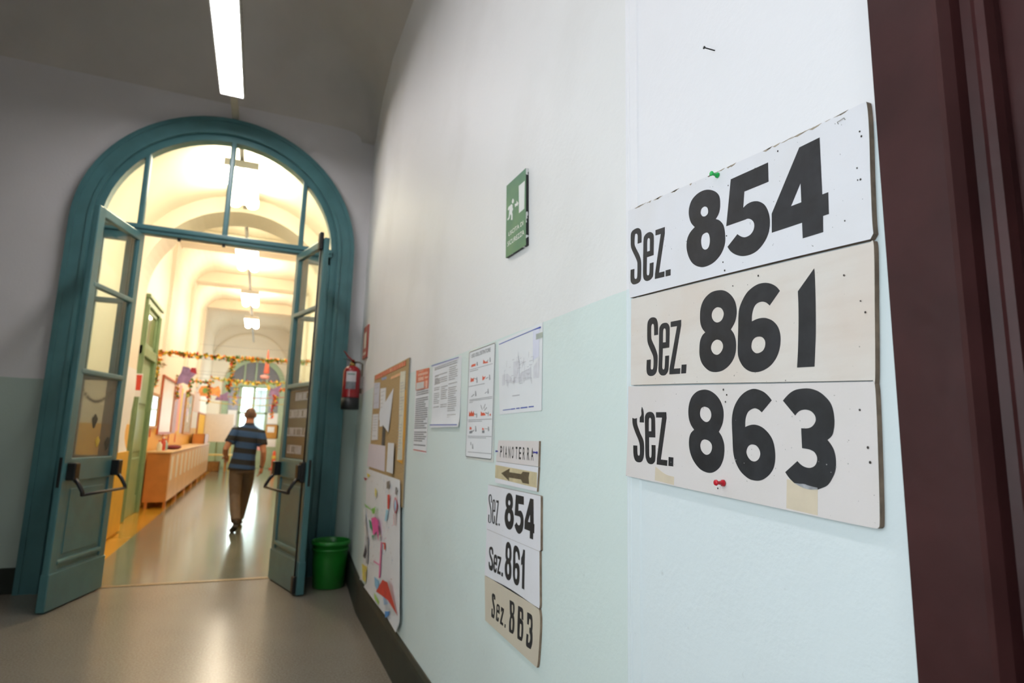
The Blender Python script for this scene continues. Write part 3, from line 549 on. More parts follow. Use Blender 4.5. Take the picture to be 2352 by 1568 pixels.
'psc':[[[23302,9119,1],[20700,9216],[18272,9149,1],[18204,9006],[18176,8804],[18182,8518],[18223,8072],[18294,7562],[18367,7387,1],[23094,7514,1]]],
'ppt':[[[22255,14395,1],[18524,14423,1],[18550,13580,1],[22474,13591,1]]],
'parrow':[[[22473,13576,1],[18540,13565,1],[18625,12759,1],[22497,12765,1]]],
'tan':[[[22504,13436,1],[18630,13382,1],[18634,12881,1],[22504,12943,1]]],
'arrow':[[[21858,13159,1],[21014,13387,1],[21061,13247,1],[19955,13249,1],[19806,13343,1],[19239,13351,1],[19311,13163,1],[19251,12953,1],[19800,12956,1],[19961,13058,1],[21066,13052,1],[21057,12923,1]]],
'pttext':[[[22050,13769,1],[22085,14207,1],[18951,14184,1],[18929,13752,1]]],
'pinL':[[[22295,13969,1]]],
'pinR':[[[18639,14037,1]]],
'exit':[[[22098,24870,1],[20093,24822,1],[19916,21666,1],[21951,21717,1]]],
'exdoor':[[[20762,24344,1],[20173,24330,1],[20152,23186,1],[20669,23183,1]]],
'exman':[[[21803,23835,1],[21483,23849,1],[21374,23795,1],[21352,23674,1],[21289,23567,1],[21389,23490,1],[21331,23357,1],[21329,23132,1],[21486,23179,1],[21470,23349,1],[21577,23470,1],[21657,23299,1],[21834,23274,1],[21876,23345,1],[21735,23382,1],[21710,23545,1],[21688,23737,1],[21792,23688,1],[21869,23744,1]],[[21342,24032],[21230,23912],[21293,23828],[21407,23864],[21442,23961]],[[21127,23720,1],[20942,23694,1],[20935,23789,1],[20750,23624,1],[20865,23541,1],[20916,23596,1],[21084,23578,1]]],
'ext1':[[[21712,22568,1],[21726,22761,1],[20226,22694,1],[20215,22512,1]]],
'ext2':[[[21789,22161,1],[21805,22371,1],[20121,22314,1],[20110,22126,1]]],
'plan':[[[22772,18393,1],[18545,18501,1],[18493,15450,1],[22379,15402,1]]],
'planblue':[[[22650,18279,1],[19287,18359,1],[19285,18330,1],[22647,18243,1]],[[19298,18361,1],[18685,18371,1],[18682,18312,1],[19297,18329,1]],[[22035,15581,1],[21248,15593,1],[21246,15563,1],[22033,15555,1]],[[21215,15597,1],[20792,15602,1],[20790,15568,1],[21213,15559,1]],[[20697,15606,1],[20371,15610,1],[20369,15573,1],[20695,15569,1]],[[20291,15612,1],[19663,15620,1],[19661,15577,1],[20289,15573,1]],[[19576,15621,1],[19134,15625,1],[19132,15586,1],[19574,15583,1]]],
'plangrey':[[[21086,17372,1],[20524,17375,1],[20441,16532,1],[21031,16563,1]],[[21825,16976,1],[21652,16974,1],[21231,16783,1],[21020,16588,1],[21764,16617,1]],[[20461,16869,1],[19448,17019,1],[19427,16611,1],[20380,16565,1]],[[19219,16996,1],[18736,17321,1],[18757,16580,1],[19227,16583,1]],[[22215,16970,1],[21896,16982,1],[21898,16548,1],[22180,16528,1]]],
'planlil':[[[19341,18295,1],[18770,18326,1],[18791,17327,1],[19288,17241,1]]],
'uso':[[[26611,18465,1],[23058,18441,1],[22914,13508,1],[26377,13513,1]]],
'usoframe':[[[26444,18397,1],[23276,18383,1],[23095,13625,1],[26234,13611,1]]],
'usotitle':[[[26110,18112,1],[26130,18289,1],[23631,18249,1],[23615,18072,1]]],
'usolines':[[[26321,17559,1],[23300,17549,1],[23299,17531,1],[26319,17540,1]],[[26276,17482,1],[25119,17477,1],[25117,17454,1],[26274,17458,1]],[[26376,16791,1],[24188,16785,1],[24186,16763,1],[26373,16767,1]],[[26182,16171,1],[23246,16175,1],[23245,16154,1],[26180,16148,1]],[[26176,16121,1],[23241,16113,1],[23239,16092,1],[26174,16098,1]],[[26204,16054,1],[25700,16055,1],[25697,16032,1],[26202,16031,1]],[[26253,15261,1],[23222,15257,1],[23221,15236,1],[26251,15238,1]],[[26221,15193,1],[24395,15190,1],[24393,15169,1],[26219,15170,1]],[[26227,14540,1],[23197,14548,1],[23195,14528,1],[26224,14518,1]],[[26184,14477,1],[23811,14482,1],[23809,14461,1],[26181,14455,1]],[[26143,13843,1],[23164,13858,1],[23162,13838,1],[26141,13821,1]]],
'usored':[[[26118,17660,1],[26070,17759,1],[25836,17774,1],[25488,17765,1],[25500,17664,1]],[[24517,17657,1],[24481,17836,1],[24227,17718,1],[23882,17681,1],[23908,17630,1]],[[26134,16977,1],[26098,17185,1],[25878,17110,1],[25650,17148,1],[25654,16979,1]],[[24518,16929,1],[24519,17147,1],[24372,17062,1],[24092,17074,1],[24309,16948,1]],[[26177,15421,1],[26158,15666,1],[25991,15548,1],[25830,15675,1],[25676,15540,1],[25541,15666,1],[25441,15478,1],[25456,15413,1]],[[24576,15403,1],[24575,15600,1],[24376,15523,1],[24169,15535,1],[23987,15459,1],[24002,15407,1]],[[26023,14820,1],[25980,14950,1],[25768,14930,1],[25710,14827,1]],[[24358,14816,1],[24314,14904,1],[24101,14851,1],[24117,14798,1]],[[23475,15463,1],[23338,15467,1],[23350,15375,1],[23489,15395,1]]],
'usoblk':[[[25346,17818,1],[25245,17815,1],[25194,17652,1],[25341,17659,1]],[[24071,17719,1],[23849,17767,1],[23827,17743,1],[24026,17685,1]],[[23694,17839,1],[23624,17838,1],[23556,17646,1],[23676,17641,1]],[[25648,17129,1],[25299,17064,1],[25295,17033,1],[25644,17099,1]],[[25307,17139,1],[25216,17131,1],[25145,16885,1],[25278,16876,1]],[[24104,16986,1],[23800,17022,1],[23797,16993,1],[24080,16959,1]],[[23677,17110,1],[23606,17104,1],[23537,16888,1],[23656,16879,1]],[[25961,16300,1],[25567,16410,1],[25539,16364,1],[25900,16278,1]],[[25410,16531,1],[25330,16526,1],[25238,16299,1],[25383,16288,1]],[[24147,16365,1],[23844,16418,1],[23842,16396,1],[24123,16335,1]],[[23803,16521,1],[23732,16516,1],[23674,16320,1],[23794,16309,1]],[[25470,15534,1],[25184,15490,1],[25181,15461,1],[25466,15497,1]],[[25155,15526,1],[25066,15523,1],[25046,15342,1],[25135,15343,1]],[[24646,15871,1],[24570,15868,1],[24370,15664,1],[24432,15659,1]],[[24080,15894,1],[24018,15885,1],[24185,15694,1],[24249,15710,1]],[[23882,15753,1],[23820,15730,1],[24124,15604,1],[24158,15629,1]],[[24016,15548,1],[23676,15486,1],[23673,15458,1],[23980,15494,1]],[[23682,15555,1],[23612,15553,1],[23596,15381,1],[23665,15372,1]],[[26015,14746,1],[25613,14783,1],[25600,14673,1],[26002,14642,1]],[[25611,14764,1],[25367,14819,1],[25363,14782,1],[25560,14717,1]],[[25240,14982,1],[25162,14981,1],[25048,14746,1],[25212,14728,1]],[[24333,14781,1],[24044,14788,1],[24033,14677,1],[24322,14669,1]],[[24052,14868,1],[23646,14856,1],[23644,14835,1],[24050,14847,1]],[[23624,14934,1],[23525,14934,1],[23470,14763,1],[23607,14753,1]],[[25807,14267,1],[25738,14268,1],[25677,14142,1],[25769,14140,1]],[[25547,14199,1],[25479,14200,1],[25387,13985,1],[25545,13981,1]]],
'a3':[[[32938,18448,1],[27671,18397,1],[27514,14952,1],[32600,14940,1]]],
'a3blue':[[[32902,18413,1],[27816,18332,1],[27812,18294,1],[32894,18365,1]],[[32661,15115,1],[27672,15078,1],[27666,15035,1],[32653,15069,1]]],
'a3cols':[[[32670,18186,1],[28102,18131,1],[28072,18076,1],[32662,18138,1]],[[32649,18067,1],[31717,18039,1],[31533,16947,1],[32343,15929,1]],[[31176,17259,1],[29939,17260,1],[29777,15951,1],[31029,15959,1]],[[29668,17938,1],[28276,17908,1],[28032,15287,1],[29337,15310,1]],[[32674,17795,1],[29954,17766,1],[29931,17620,1],[32646,17637,1]]],
'red':[[[36936,18511,1],[33594,18394,1],[33448,13481,1],[36648,13587,1]]],
'redhead':[[[36897,18498,1],[33653,18379,1],[33692,17181,1],[36772,17253,1]]],
'redbar':[[[36595,13672,1],[33477,13629,1],[33482,13579,1],[36602,13622,1]]],
'redbox':[[[36636,17709,1],[34742,17672,1],[34745,17279,1],[36671,17289,1]]],
'redtxt':[[[36163,18409,1],[35046,18377,1],[35085,18323,1],[36149,18344,1]],[[36306,18250,1],[33960,18186,1],[33964,18045,1],[36309,18100,1]],[[36255,18010,1],[34883,17972,1],[34872,17753,1],[36298,17799,1]],[[34631,17939,1],[33830,17913,1],[33854,17794,1],[34640,17816,1]],[[34496,17662,1],[33863,17674,1],[33901,17215,1],[34379,17226,1]]],
'redlines':[[[36416,17102,1],[33868,17045,1],[33542,13966,1],[36325,13824,1]]],
'cork':[[[51553,19429,1],[38672,19524,1],[38327,10021,1],[51382,9579,1]]],
'banner':[[[51221,19376,1],[39478,19409,1],[39531,19097,1],[51088,19001,1]]],
'blab':[[[44298,18715,1],[41187,18755,1],[41131,18542,1],[44404,18532,1]]],
'bblue':[[[48135,18929,1],[45994,18888,1],[46106,18699,1],[47888,18738,1]]],
'n1':[[[51343,18787,1],[48669,18625,1],[48461,16551,1],[51136,16608,1]]],
'n2':[[[48312,18117,1],[45967,18031,1],[45898,15848,1],[46528,15113,1],[47785,15102,1]]],
'n3':[[[51091,16142,1],[48500,16110,1],[48184,14087,1],[51014,14016,1]]],
'flap':[[[43107,17810,1],[43733,14663,1],[45645,15586,1],[45657,16164,1]]],
'bstrip':[[[46367,15696,1],[45267,15452,1],[45214,13686,1],[46415,13692,1]]],
'strip':[[[41061,18804,1],[39437,18713,1],[39342,16770,1],[39222,14257,1],[39010,12921,1],[40578,12854,1],[40482,14527,1],[40978,17435,1]]],
'ostrip':[[[38994,17428,1],[38535,14536,1],[38941,12654,1],[40707,12821,1],[40618,14526,1],[39514,17460,1]]],
'pinksheet':[[[52096,13715,1],[44884,13693,1],[44635,11853,1],[52466,11846,1]]],
'wnote':[[[43985,13927,1],[41294,13944,1],[41155,11920,1],[43999,11891,1]]],
'poster':[[[51905,11688,1],[39000,11654,1],[36914,3683,1],[37759,2873,1],[40783,2921,1],[43261,2921,1],[49678,2799,1],[48602,3331,1],[51906,2859,1],[50639,3827,1],[51094,7597,1]]],
'd_pink':[[[47978,8165,1],[46010,8494,1],[44279,8451,1],[43468,7212,1],[44856,7662,1],[46430,7123,1]]],
'd_redp':[[[40439,5316,1],[39583,5336,1],[37282,3945,1],[39297,4337,1],[41421,4394,1]]],
'd_green':[[[51607,8866,1],[47516,8862,1],[45406,9297,1],[45662,8768,1],[46737,8637,1],[47263,8812,1],[50726,8705,1]]],
'd_whites':[[[52005,8476,1],[50902,8472,1],[48700,6817,1],[49631,6594,1]]],
'd_green2':[[[48887,7968,1],[47638,7890,1],[46972,7353,1],[48186,7415,1]]],
'd_green3':[[[47308,6989,1],[46456,7196,1],[46759,6762,1]]],
'd_yel':[[[50829,4285,1],[48552,4485,1],[48616,3367,1],[50110,3203,1]]],
'd_blue1':[[[45265,4466,1],[43409,4573,1],[43567,3830,1],[44872,3964,1]]],
'd_blk':[[[50546,4917,1],[49647,5977,1],[48957,5527,1],[49986,4855,1]]],
'd_gry':[[[49373,6593,1],[48628,6627,1],[48175,4795,1],[48873,4661,1]]],
'd_red2':[[[42329,10432,1],[41504,10531,1],[41520,9588,1],[42057,9526,1]]],
'd_lb':[[[42411,9450,1],[41667,9465,1],[42181,8692,1],[42742,8654,1]]],
'd_dollr':[[[39692,10544],[38973,10079],[39415,9526],[40105,9955]]],
'd_dollb':[[[39655,10411],[39163,10058],[39450,9656],[39907,9977]]],
'd_br1':[[[42771,11270,1],[41690,11423,1],[41907,10902,1],[42631,10805,1]]],
'd_br2':[[[39855,11144,1],[39366,11185,1],[39403,10707,1],[39802,10704,1]]],
'd_redc':[[[52705,10882,1],[50794,10927,1],[51782,10682,1]]],
'd_yelc':[[[51220,11333,1],[49622,11263,1],[50569,11029,1]]],
'd_pinkl':[[[43637,7112,1],[43256,7174,1],[43089,4818,1],[43665,4731,1]]],
'd_pinkl2':[[[45842,5470,1],[43361,5649,1],[43335,5569,1],[45804,5364,1]]],
'd_blue2':[[[41055,3213,1],[39586,3592,1],[39683,3342,1],[40774,2891,1]]],
'd_redl':[[[43170,7152,1],[41953,7329,1],[42005,6886,1],[42365,6824,1],[42470,7159,1],[43035,7102,1]]],
'd_green4':[[[44906,3447,1],[42999,3334,1],[43119,3096,1],[44788,3113,1]]],
'd_yel2':[[[47162,10499,1],[46199,10343,1],[46477,9845,1],[46972,9956,1]]],
'd_legs':[[[39967,9459,1],[39836,9475,1],[39550,8806,1],[39712,8783,1]]],
'd_legs2':[[[39415,9526,1],[39255,9546,1],[39064,8839,1],[39254,8813,1]]],
'd_purp':[[[49651,4026,1],[48875,4024,1],[49144,3411,1],[49780,3435,1]]],
'd_lb2':[[[42142,4297,1],[40721,3892,1],[40029,3932,1],[41340,3540,1]]],
'nail':[[[9744,23264,1]]],
'gpin':[[[9633,20203,1]]],
'rpin':[[[9727,13722,1]]],
'staple':[[[6701,19948,1],[6553,19937,1]]],
'holes':[[[9522,18067],[9497,18042]],[[9565,18267],[9541,18223]],[[9343,19876],[9319,19828]],[[6779,17300],[6765,17267]],[[6516,16806],[6502,16789]],[[6447,16609],[6434,16593]],[[6654,15085],[6640,15071]],[[6563,14516],[6536,14483]],[[6373,18804],[6360,18769]],[[6419,18808],[6413,18783]],[[6420,19012],[6406,18991]],[[6330,19618],[6317,19581]],[[6306,19515],[6292,19493]],[[9676,15601],[9627,15571]],[[9580,15489],[9544,15460]],[[9623,15350],[9587,15322]],[[6700,18204],[6685,18184]],[[8009,20032],[7990,20005]],[[6536,14286],[6523,14267]],[[9908,13614],[9883,13599]],[[9440,18798],[9416,18762]],[[9311,17693],[9276,17658]],[[8618,17734],[8597,17712]]],
}
# ------------------------------------------------------------------ things on the right wall
def curve(lp, n=5):
    """control points (tenths of mm, corner flag) -> smooth closed outline in metres, (y, z)"""
    P = [(p[0] / 1e4, p[1] / 1e4) for p in lp]; C = [len(p) > 2 for p in lp]; out = []
    k = len(P)
    for i in range(k):
        p1, p2 = P[i], P[(i + 1) % k]; c1, c2 = C[i], C[(i + 1) % k]
        out.append(p1)
        if c1 and c2: continue
        p0 = p1 if c1 else P[i - 1]; p3 = p2 if c2 else P[(i + 2) % k]
        for q in range(1, n):
            t = q / n
            out.append(tuple(.5 * (2 * b_ + (c_ - a_) * t + (2 * a_ - 5 * b_ + 4 * c_ - d_) * t * t + (3 * b_ - a_ - 3 * c_ + d_) * t ** 3) for a_, b_, c_, d_ in zip(p0, p1, p2, p3)))
    return out
def L_(key): return [curve(l) for l in TR[key]]
def R_(key): return [[(p[0] / 1e4, p[1] / 1e4) for p in l] for l in TR[key]]
def centre(lp): return (sum(p[0] for p in lp) / len(lp), sum(p[1] for p in lp) / len(lp))
def flat(name, key, x, mt_, parent, depth=None):
    mb = MB()
    for l in L_(key): mb.poly([l], YZ(x), depth=depth)
    return build_pieces(mb, name, mt_, parent)
def glyphs(name, key, x, mt_, parent):
    """lettering: inner outlines become holes"""
    loops = L_(key)
    def inside(p, lp):
        c_ = False; j = len(lp) - 1
        for i in range(len(lp)):
            if (lp[i][1] > p[1]) != (lp[j][1] > p[1]) and p[0] < (lp[j][0] - lp[i][0]) * (p[1] - lp[i][1]) / (lp[j][1] - lp[i][1]) + lp[i][0]: c_ = not c_
            j = i
        return c_
    outer = [l for l in loops if not any(inside(l[0], o) for o in loops if o is not l)]
    mb = MB()
    for o in outer:
        mb.poly([o] + [l for l in loops if l is not o and inside(l[0], o)], YZ(x), depth=.0004)
    return mb.build(name, mt_, parent)
def plate(key, xb, th, label, cat, face, edge, name, group=None):
    """a board on the wall: Empty > board"""
    lp = L_(key)[0]; cy, cz = centre(lp)
    t = thing(name, (xb, cy, cz), label, cat, group)
    mb = MB().poly([lp], YZ(xb), depth=th, side=1)
    o = mb.build('board', [face, edge], t); return t
GB = 'large section number boards'; GS = 'small section number boards'
specs = (('plate854', 'sez854', m_s1, 'big white board reading Sez. 854, top of the three large number boards', GB, .012),
         ('plate861', 'sez861', m_s2, 'big yellowed board reading Sez. 861, middle of the three large number boards', GB, .011),
         ('plate863', 'sez863', m_s3, 'big pinkish board reading Sez. 863 with brown tape, bottom of the three large boards', GB, .0115),
         ('psa', 'sa', m_s1, 'small white board reading Sez. 854, below the arrow board', GS, .009),
         ('psb', 'sb', m_s1, 'small white board reading Sez. 861 between two other small boards', GS, .0085),
         ('psc', 'sc', m_sc, 'small cream curled board reading Sez. 863, lowest on the wall', GS, .0085))
boards = {}
for pk, gk, fm, lb, gr, th in specs:
    t = plate(pk, XW - .0005, th - .0005, lb, 'sign', fm, m_edge, 'section_sign', gr)
    glyphs('lettering', gk, XW - th - .0001, m_ink if gr == GB else m_inks, t); boards[pk] = t
# wear on the big boards
for l in TR['holes']:
    y = (l[0][0] + l[1][0]) / 2e4; z = (l[0][1] + l[1][1]) / 2e4
mb = {k: MB() for k in ('plate854', 'plate861', 'plate863')}
for l in TR['holes']:
    y = (l[0][0] + l[1][0]) / 2e4; z = (l[0][1] + l[1][1]) / 2e4; r = .0011 + .0008 * random.random()
    k = 'plate854' if z > 1.79 + (y - .63) * .066 else ('plate861' if z > 1.556 + (y - .64) * .055 else 'plate863')
    mb[k].poly([[(y + r * math.cos(a * PI / 4), z + r * 1.2 * math.sin(a * PI / 4)) for a in range(8)]], YZ(XW - .0126), depth=.0003)
m_hole = M('nail_hole_dark', (.05, .04, .035), .9, .2)
for k in mb:
    if mb[k].v: build_pieces(mb[k], 'nail_hole', m_hole, boards[k])
flat('masking_tape', 'tape863', XW - .0116, m_tape, boards['plate863'], .00015)
flat('scraped_patch', 'scrape', XW - .0121, M('scraped_paint', (.34, .34, .36), .8, .4, 60), boards['plate863'], .0002)
mb = MB()
for k in range(26):                                                      # chipped specks in the paint of 863
    y, z = random.choice([(1.13, 1.515), (.93, 1.505), (.80, 1.49), (.78, 1.45), (1.14, 1.40), (.72, 1.42), (.93, 1.42)]); y += random.uniform(-.035, .035); z += random.uniform(-.012, .012)
    r = random.uniform(.0004, .0011); mb.poly([[(y + r * math.cos(a * PI / 3), z + r * math.sin(a * PI / 3)) for a in range(6)]], YZ(XW - .0124), depth=.0002)
build_pieces(mb, 'paint_chip', M('chipped_paint', (.5, .49, .48), .8, .2), boards['plate863'])
# torn, browned top edge of board 854
lp = L_('plate854')[0]; top = [p for p in lp if p[1] > 2.0 and p[0] > .64]
mb = MB()
for k in range(34):
    t_ = random.random(); i = int(t_ * (len(top) - 2)); a, b_ = top[i], top[i + 1]; q = random.random()
    y = a[0] + (b_[0] - a[0]) * q; z = a[1] + (b_[1] - a[1]) * q
    wd = random.uniform(.004, .016); hh = random.uniform(.0008, .004)
    mb.poly([[(y - wd, z + .0002), (y + wd, z + .0002), (y + wd * .4, z - hh), (y - wd * .5, z - hh * .7)]], YZ(XW - .0119), depth=.0003)
build_pieces(mb, 'torn_edge', M('torn_card', (.40, .33, .26), .9, .25, 50), boards['plate854'])
y, z = TR['staple'][0][0][0] / 1e4, TR['staple'][0][0][1] / 1e4
mb = MB(); mb.tube([(XW - .012, y, z - .003), (XW - .0145, y, z), (XW - .0145, y - .013, z + .0015), (XW - .012, y - .013, z - .0015)], .0006, 6)
tag(mb.build('staple', m_grey), 'metal staple near the right end of the large Sez. 854 board', 'staple')

def push_pin(y, z, x, mt_, label, k=1.0, tilt=0, group=None):
    t = thing('push_pin', (x, y, z), label, 'push pin', group)
    mb = MB(); pr = [(.0048, 0), (.0046, .002), (.0028, .0035), (.0024, .009), (.0032, .0112), (.0042, .0125), (.0040, .0142), (.001, .0146)]
    d = Vector((-1, tilt, .05)).normalized(); u = Vector((0, 1, 0)); u = (u - d * u.dot(d)).normalized(); v = d.cross(u)
    c_ = Vector((x - .001, y, z))
    mb.loft([[c_ + d * (h * k) + (u * math.cos(i * PI / 10) + v * math.sin(i * PI / 10)) * (r * k) for i in range(20)] for r, h in pr])
    mb.build('head', mt_, t)
    MB().tube([c_ + d * .001, c_ - d * .010], .0006, 6).build('point', m_grey, t)
    return t
m_gpin = M('green_plastic_pin', (.03, .55, .12), .25, .05); m_rpin = M('red_plastic_pin', (.62, .012, .03), .25, .05); m_bpin = M('blue_plastic_pin', (.03, .03, .30), .3, .05)
P = lambda k: (TR[k][0][0][0] / 1e4, TR[k][0][0][1] / 1e4)
push_pin(*P('gpin'), XW - .012, m_gpin, 'green push pin in the top edge of the large Sez. 854 board', 1.25, .0)
push_pin(*P('rpin'), XW - .012, m_rpin, 'red push pin under the large Sez. 863 lettering', 1.4, .0)
# nail high on the wall
y, z = P('nail'); t = thing('nail', (XW, y, z), 'bare dark nail sticking out of the wall high above the large boards', 'nail')
MB().tube([(XW + .004, y, z), (XW - .026, y + .004, z + .002)], .0013, 8).build('shank', m_black, t)
MB().tube([(XW - .0258, y + .004, z + .002), (XW - .028, y + .0042, z + .0022)], .0033, 12).build('head', m_black, t)

# text helper -------------------------------------------------------
def text(name, s_, yl, yr, zb, zt, x, mt_, parent, fat=0, slope=0, fn=None):
    cu = bpy.data.curves.new(name, 'FONT'); cu.body = s_; cu.size = 1; cu.offset = fat; cu.resolution_u = 4
    o = bpy.data.objects.new(name, cu); COL.objects.link(o); bpy.context.view_layer.update()
    me = bpy.data.meshes.new_from_object(o.evaluated_get(bpy.context.evaluated_depsgraph_get()))
    xs = [v.co.x for v in me.vertices]; ys_ = [v.co.y for v in me.vertices]; x0, x1, y0, y1 = min(xs), max(xs), min(ys_), max(ys_)
    mb = MB(); fs = [list(p.vertices) for p in me.polygons]
    def mp(v):
        a = (v.co.x - x0) / (x1 - x0); b_ = (v.co.y - y0) / (y1 - y0); yy = yl + (yr - yl) * a; zz = zb + (zt - zb) * b_ + slope * a
        return fn(yy, zz) if fn else (x, yy, zz)
    mb.add([mp(v) for v in me.vertices], fs)
    bpy.data.objects.remove(o); bpy.data.meshes.remove(me); bpy.data.curves.remove(cu)
    return mb.build(name, mt_, parent)

# ground-floor board and arrow board
t = plate('ppt', XW - .0005, .0075, 'small board reading PIANOTERRA above the arrow board', 'sign', m_s3, m_edge, 'direction_sign')
xs_ = (288, 358, 425, 517, 603, 700, 790, 887, 994, 1090)
for ch, px in zip('PIANOTERRA', xs_):
    a = (px - 262) / 856; yc = 2.2035 - .3095 * a - .012 * a * (1 - a); hw = .0095 if ch not in 'IT' else (.0024 if ch == 'I' else .0085)
    text('letter', ch, yc + hw, yc - hw, 1.3757, 1.4187, XW - .0083, m_inks, t, .012 if ch != 'I' else 0)
t = plate('parrow', XW - .0005, .0072, 'small tan board with a brown arrow pointing left, above the small Sez. 854 board', 'sign', m_s1, m_edge, 'arrow_sign')
flat('tan_panel', 'tan', XW - .0078, M('tan_card', (.60, .50, .31), .6, .12, 25), t, .0002); flat('arrow', 'arrow', XW - .0081, M('brown_arrow_paint', (.115, .085, .05), .6, .2, 60), t, .0002)
push_pin(*P('pinL'), XW - .002, m_bpin, 'blue push pin left of the PIANOTERRA board', .95, 0, 'blue pins holding the PIANOTERRA board')
push_pin(*P('pinR'), XW - .008, m_bpin, 'blue push pin in the last letter of the PIANOTERRA board', .95, 0, 'blue pins holding the PIANOTERRA board')

# emergency exit sign
lp = R_('exit')[0]; t = thing('exit_sign', (XW, *centre(lp)), 'green emergency exit sign with running figure on the white wall', 'sign')
mt, nt, b = nodes('exit_sign_green'); f = noise(nt, 9, 4); nt.links.new(ramp(nt, f, (.035, .17, .085), (.09, .23, .10)), b.inputs['Base Color']); b.inputs['Roughness'].default_value = .5
m_exit = mt
mt, nt, b = nodes('chipped_black_edge'); f = noise(nt, 28, 2); nt.links.new(ramp(nt, f, (.012, .012, .014), (.75, .75, .74), .60, .62), b.inputs['Base Color']); b.inputs['Roughness'].default_value = .6
MB().poly([lp], YZ(XW - .0005), depth=.0115, side=1).build('panel', [m_exit, mt], t)
m_white = M('white_print', (.78, .79, .76), .6, .03)
mb = MB()
for k in ('exdoor', 'exman'):
    for l in L_(k): mb.poly([l], YZ(.8659), depth=.0003)
build_pieces(mb, 'pictogram', m_white, t)
text('lettering', 'USCITA DI', 2.172, 2.022, 2.2555, 2.2735, .8657, m_white, t, .006); text('lettering', 'SICUREZZA', 2.179, 2.011, 2.2145, 2.235, .8657, m_white, t, .006)

# evacuation plan, A3
def sheet(key, x, th, label, name, mt_=m_paper, curl=0):
    lp = R_(key)[0]; t = thing(name, (XW, *centre(lp)), label, 'notice')
    tl, tr_, br, bl = lp; mb = MB(); nx_, nz_ = 10, 14; vs = []
    for j in range(nz_ + 1):
        for i in range(nx_ + 1):
            a, b_ = i / nx_, j / nz_
            y = (tl[0] * (1 - a) + tr_[0] * a) * (1 - b_) + (bl[0] * (1 - a) + br[0] * a) * b_; z = (tl[1] * (1 - a) + tr_[1] * a) * (1 - b_) + (bl[1] * (1 - a) + br[1] * a) * b_
            vs.append((x - curl * max(0, b_ - .75) ** 2 * 16 - .0004 * math.sin(5 * a + 3 * b_), y, z))
    fs = [(j * (nx_ + 1) + i, j * (nx_ + 1) + i + 1, (j + 1) * (nx_ + 1) + i + 1, (j + 1) * (nx_ + 1) + i) for j in range(nz_) for i in range(nx_)]
    mb.add(vs, fs, 0, True); mb.add([(v[0] - th, v[1], v[2]) for v in vs], fs, 0, True)
    mb.build('sheet', mt_, t); return t
t = sheet('plan', XW - .001, .0004, 'white floor plan sheet with blue lines at the top right of the notices', 'floor_plan')
flat('blue_line', 'planblue', XW - .0022, m_blue, t); flat('plan_drawing', 'plangrey', XW - .0021, M('pale_grey_print', (.69, .68, .72), .6, .06, 40), t)
flat('lilac_area', 'planlil', XW - .0020, M('lilac_print', (.72, .72, .84), .6, .02), t)
mb = MB()
for k in range(60):                                                    # thin room outlines of the plan
    y = random.uniform(1.92, 2.20); z = random.uniform(1.64, 1.75)
    if random.random() < .5: mb.box(XW - .0025, XW - .0024, y, y + random.uniform(.01, .035), z, z + .0012)
    else: mb.box(XW - .0025, XW - .0024, y, y + .0012, z, z + random.uniform(.008, .03))
mb.box(XW - .0025, XW - .0024, 2.04, 2.11, 1.606, 1.609)
build_pieces(mb, 'room_line', M('thin_grey_print', (.45, .43, .46), .6, .1), t)
MB().box(XW - .0026, XW - .0022, 1.852, 1.905, 1.795, 1.815).build('tape', glass('clear_tape', film=.5, filmcol=(.75, .75, .68)), t)

# instructions for the extinguisher
t = sheet('uso', XW - .0006, .0004, 'tall instruction sheet with small red and black pictures, left of the floor plan', 'instruction_sheet', M('clear_sleeve', (.68, .74, .72), .25, .02))
lp = R_('usoframe')[0]; ins = .0035; cy, cz = centre(lp)
def rrect(y0, y1, z0, z1, r): return [(y1 - r + r * math.cos(a), z1 - r + r * math.sin(a)) for a in [k * PI / 10 for k in range(6)]] + [(y0 + r + r * math.cos(a), z1 - r + r * math.sin(a)) for a in [PI / 2 + k * PI / 10 for k in range(6)]] + [(y0 + r + r * math.cos(a), z0 + r + r * math.sin(a)) for a in [PI + k * PI / 10 for k in range(6)]] + [(y1 - r + r * math.cos(a), z0 + r + r * math.sin(a)) for a in [1.5 * PI + k * PI / 10 for k in range(6)]]
ya, yb = min(p[0] for p in lp), max(p[0] for p in lp); za, zb = min(p[1] for p in lp), max(p[1] for p in lp)
MB().poly([rrect(ya, yb, za, zb, .012)], YZ(XW - .0019), depth=.0008).build('card', m_paper, t)
MB().poly([rrect(ya, yb, za, zb, .012), rrect(ya + .0028, yb - .0028, za + .0028, zb - .0028, .010)], YZ(XW - .0029), depth=.0002).build('border', m_inks, t)
text('title', "USO DELL'ESTINTORE", 2.611, 2.362, 1.809, 1.8265, XW - .0031, m_inks, t, .0)
for nm, key, mt_ in (('text_line', 'usolines', m_greyink), ('flame_picture', 'usored', M('flame_red_print', (.72, .10, .05), .5, .25, 60)), ('figure_picture', 'usoblk', m_greyink)): flat(nm, key, XW - .0030, mt_, t)

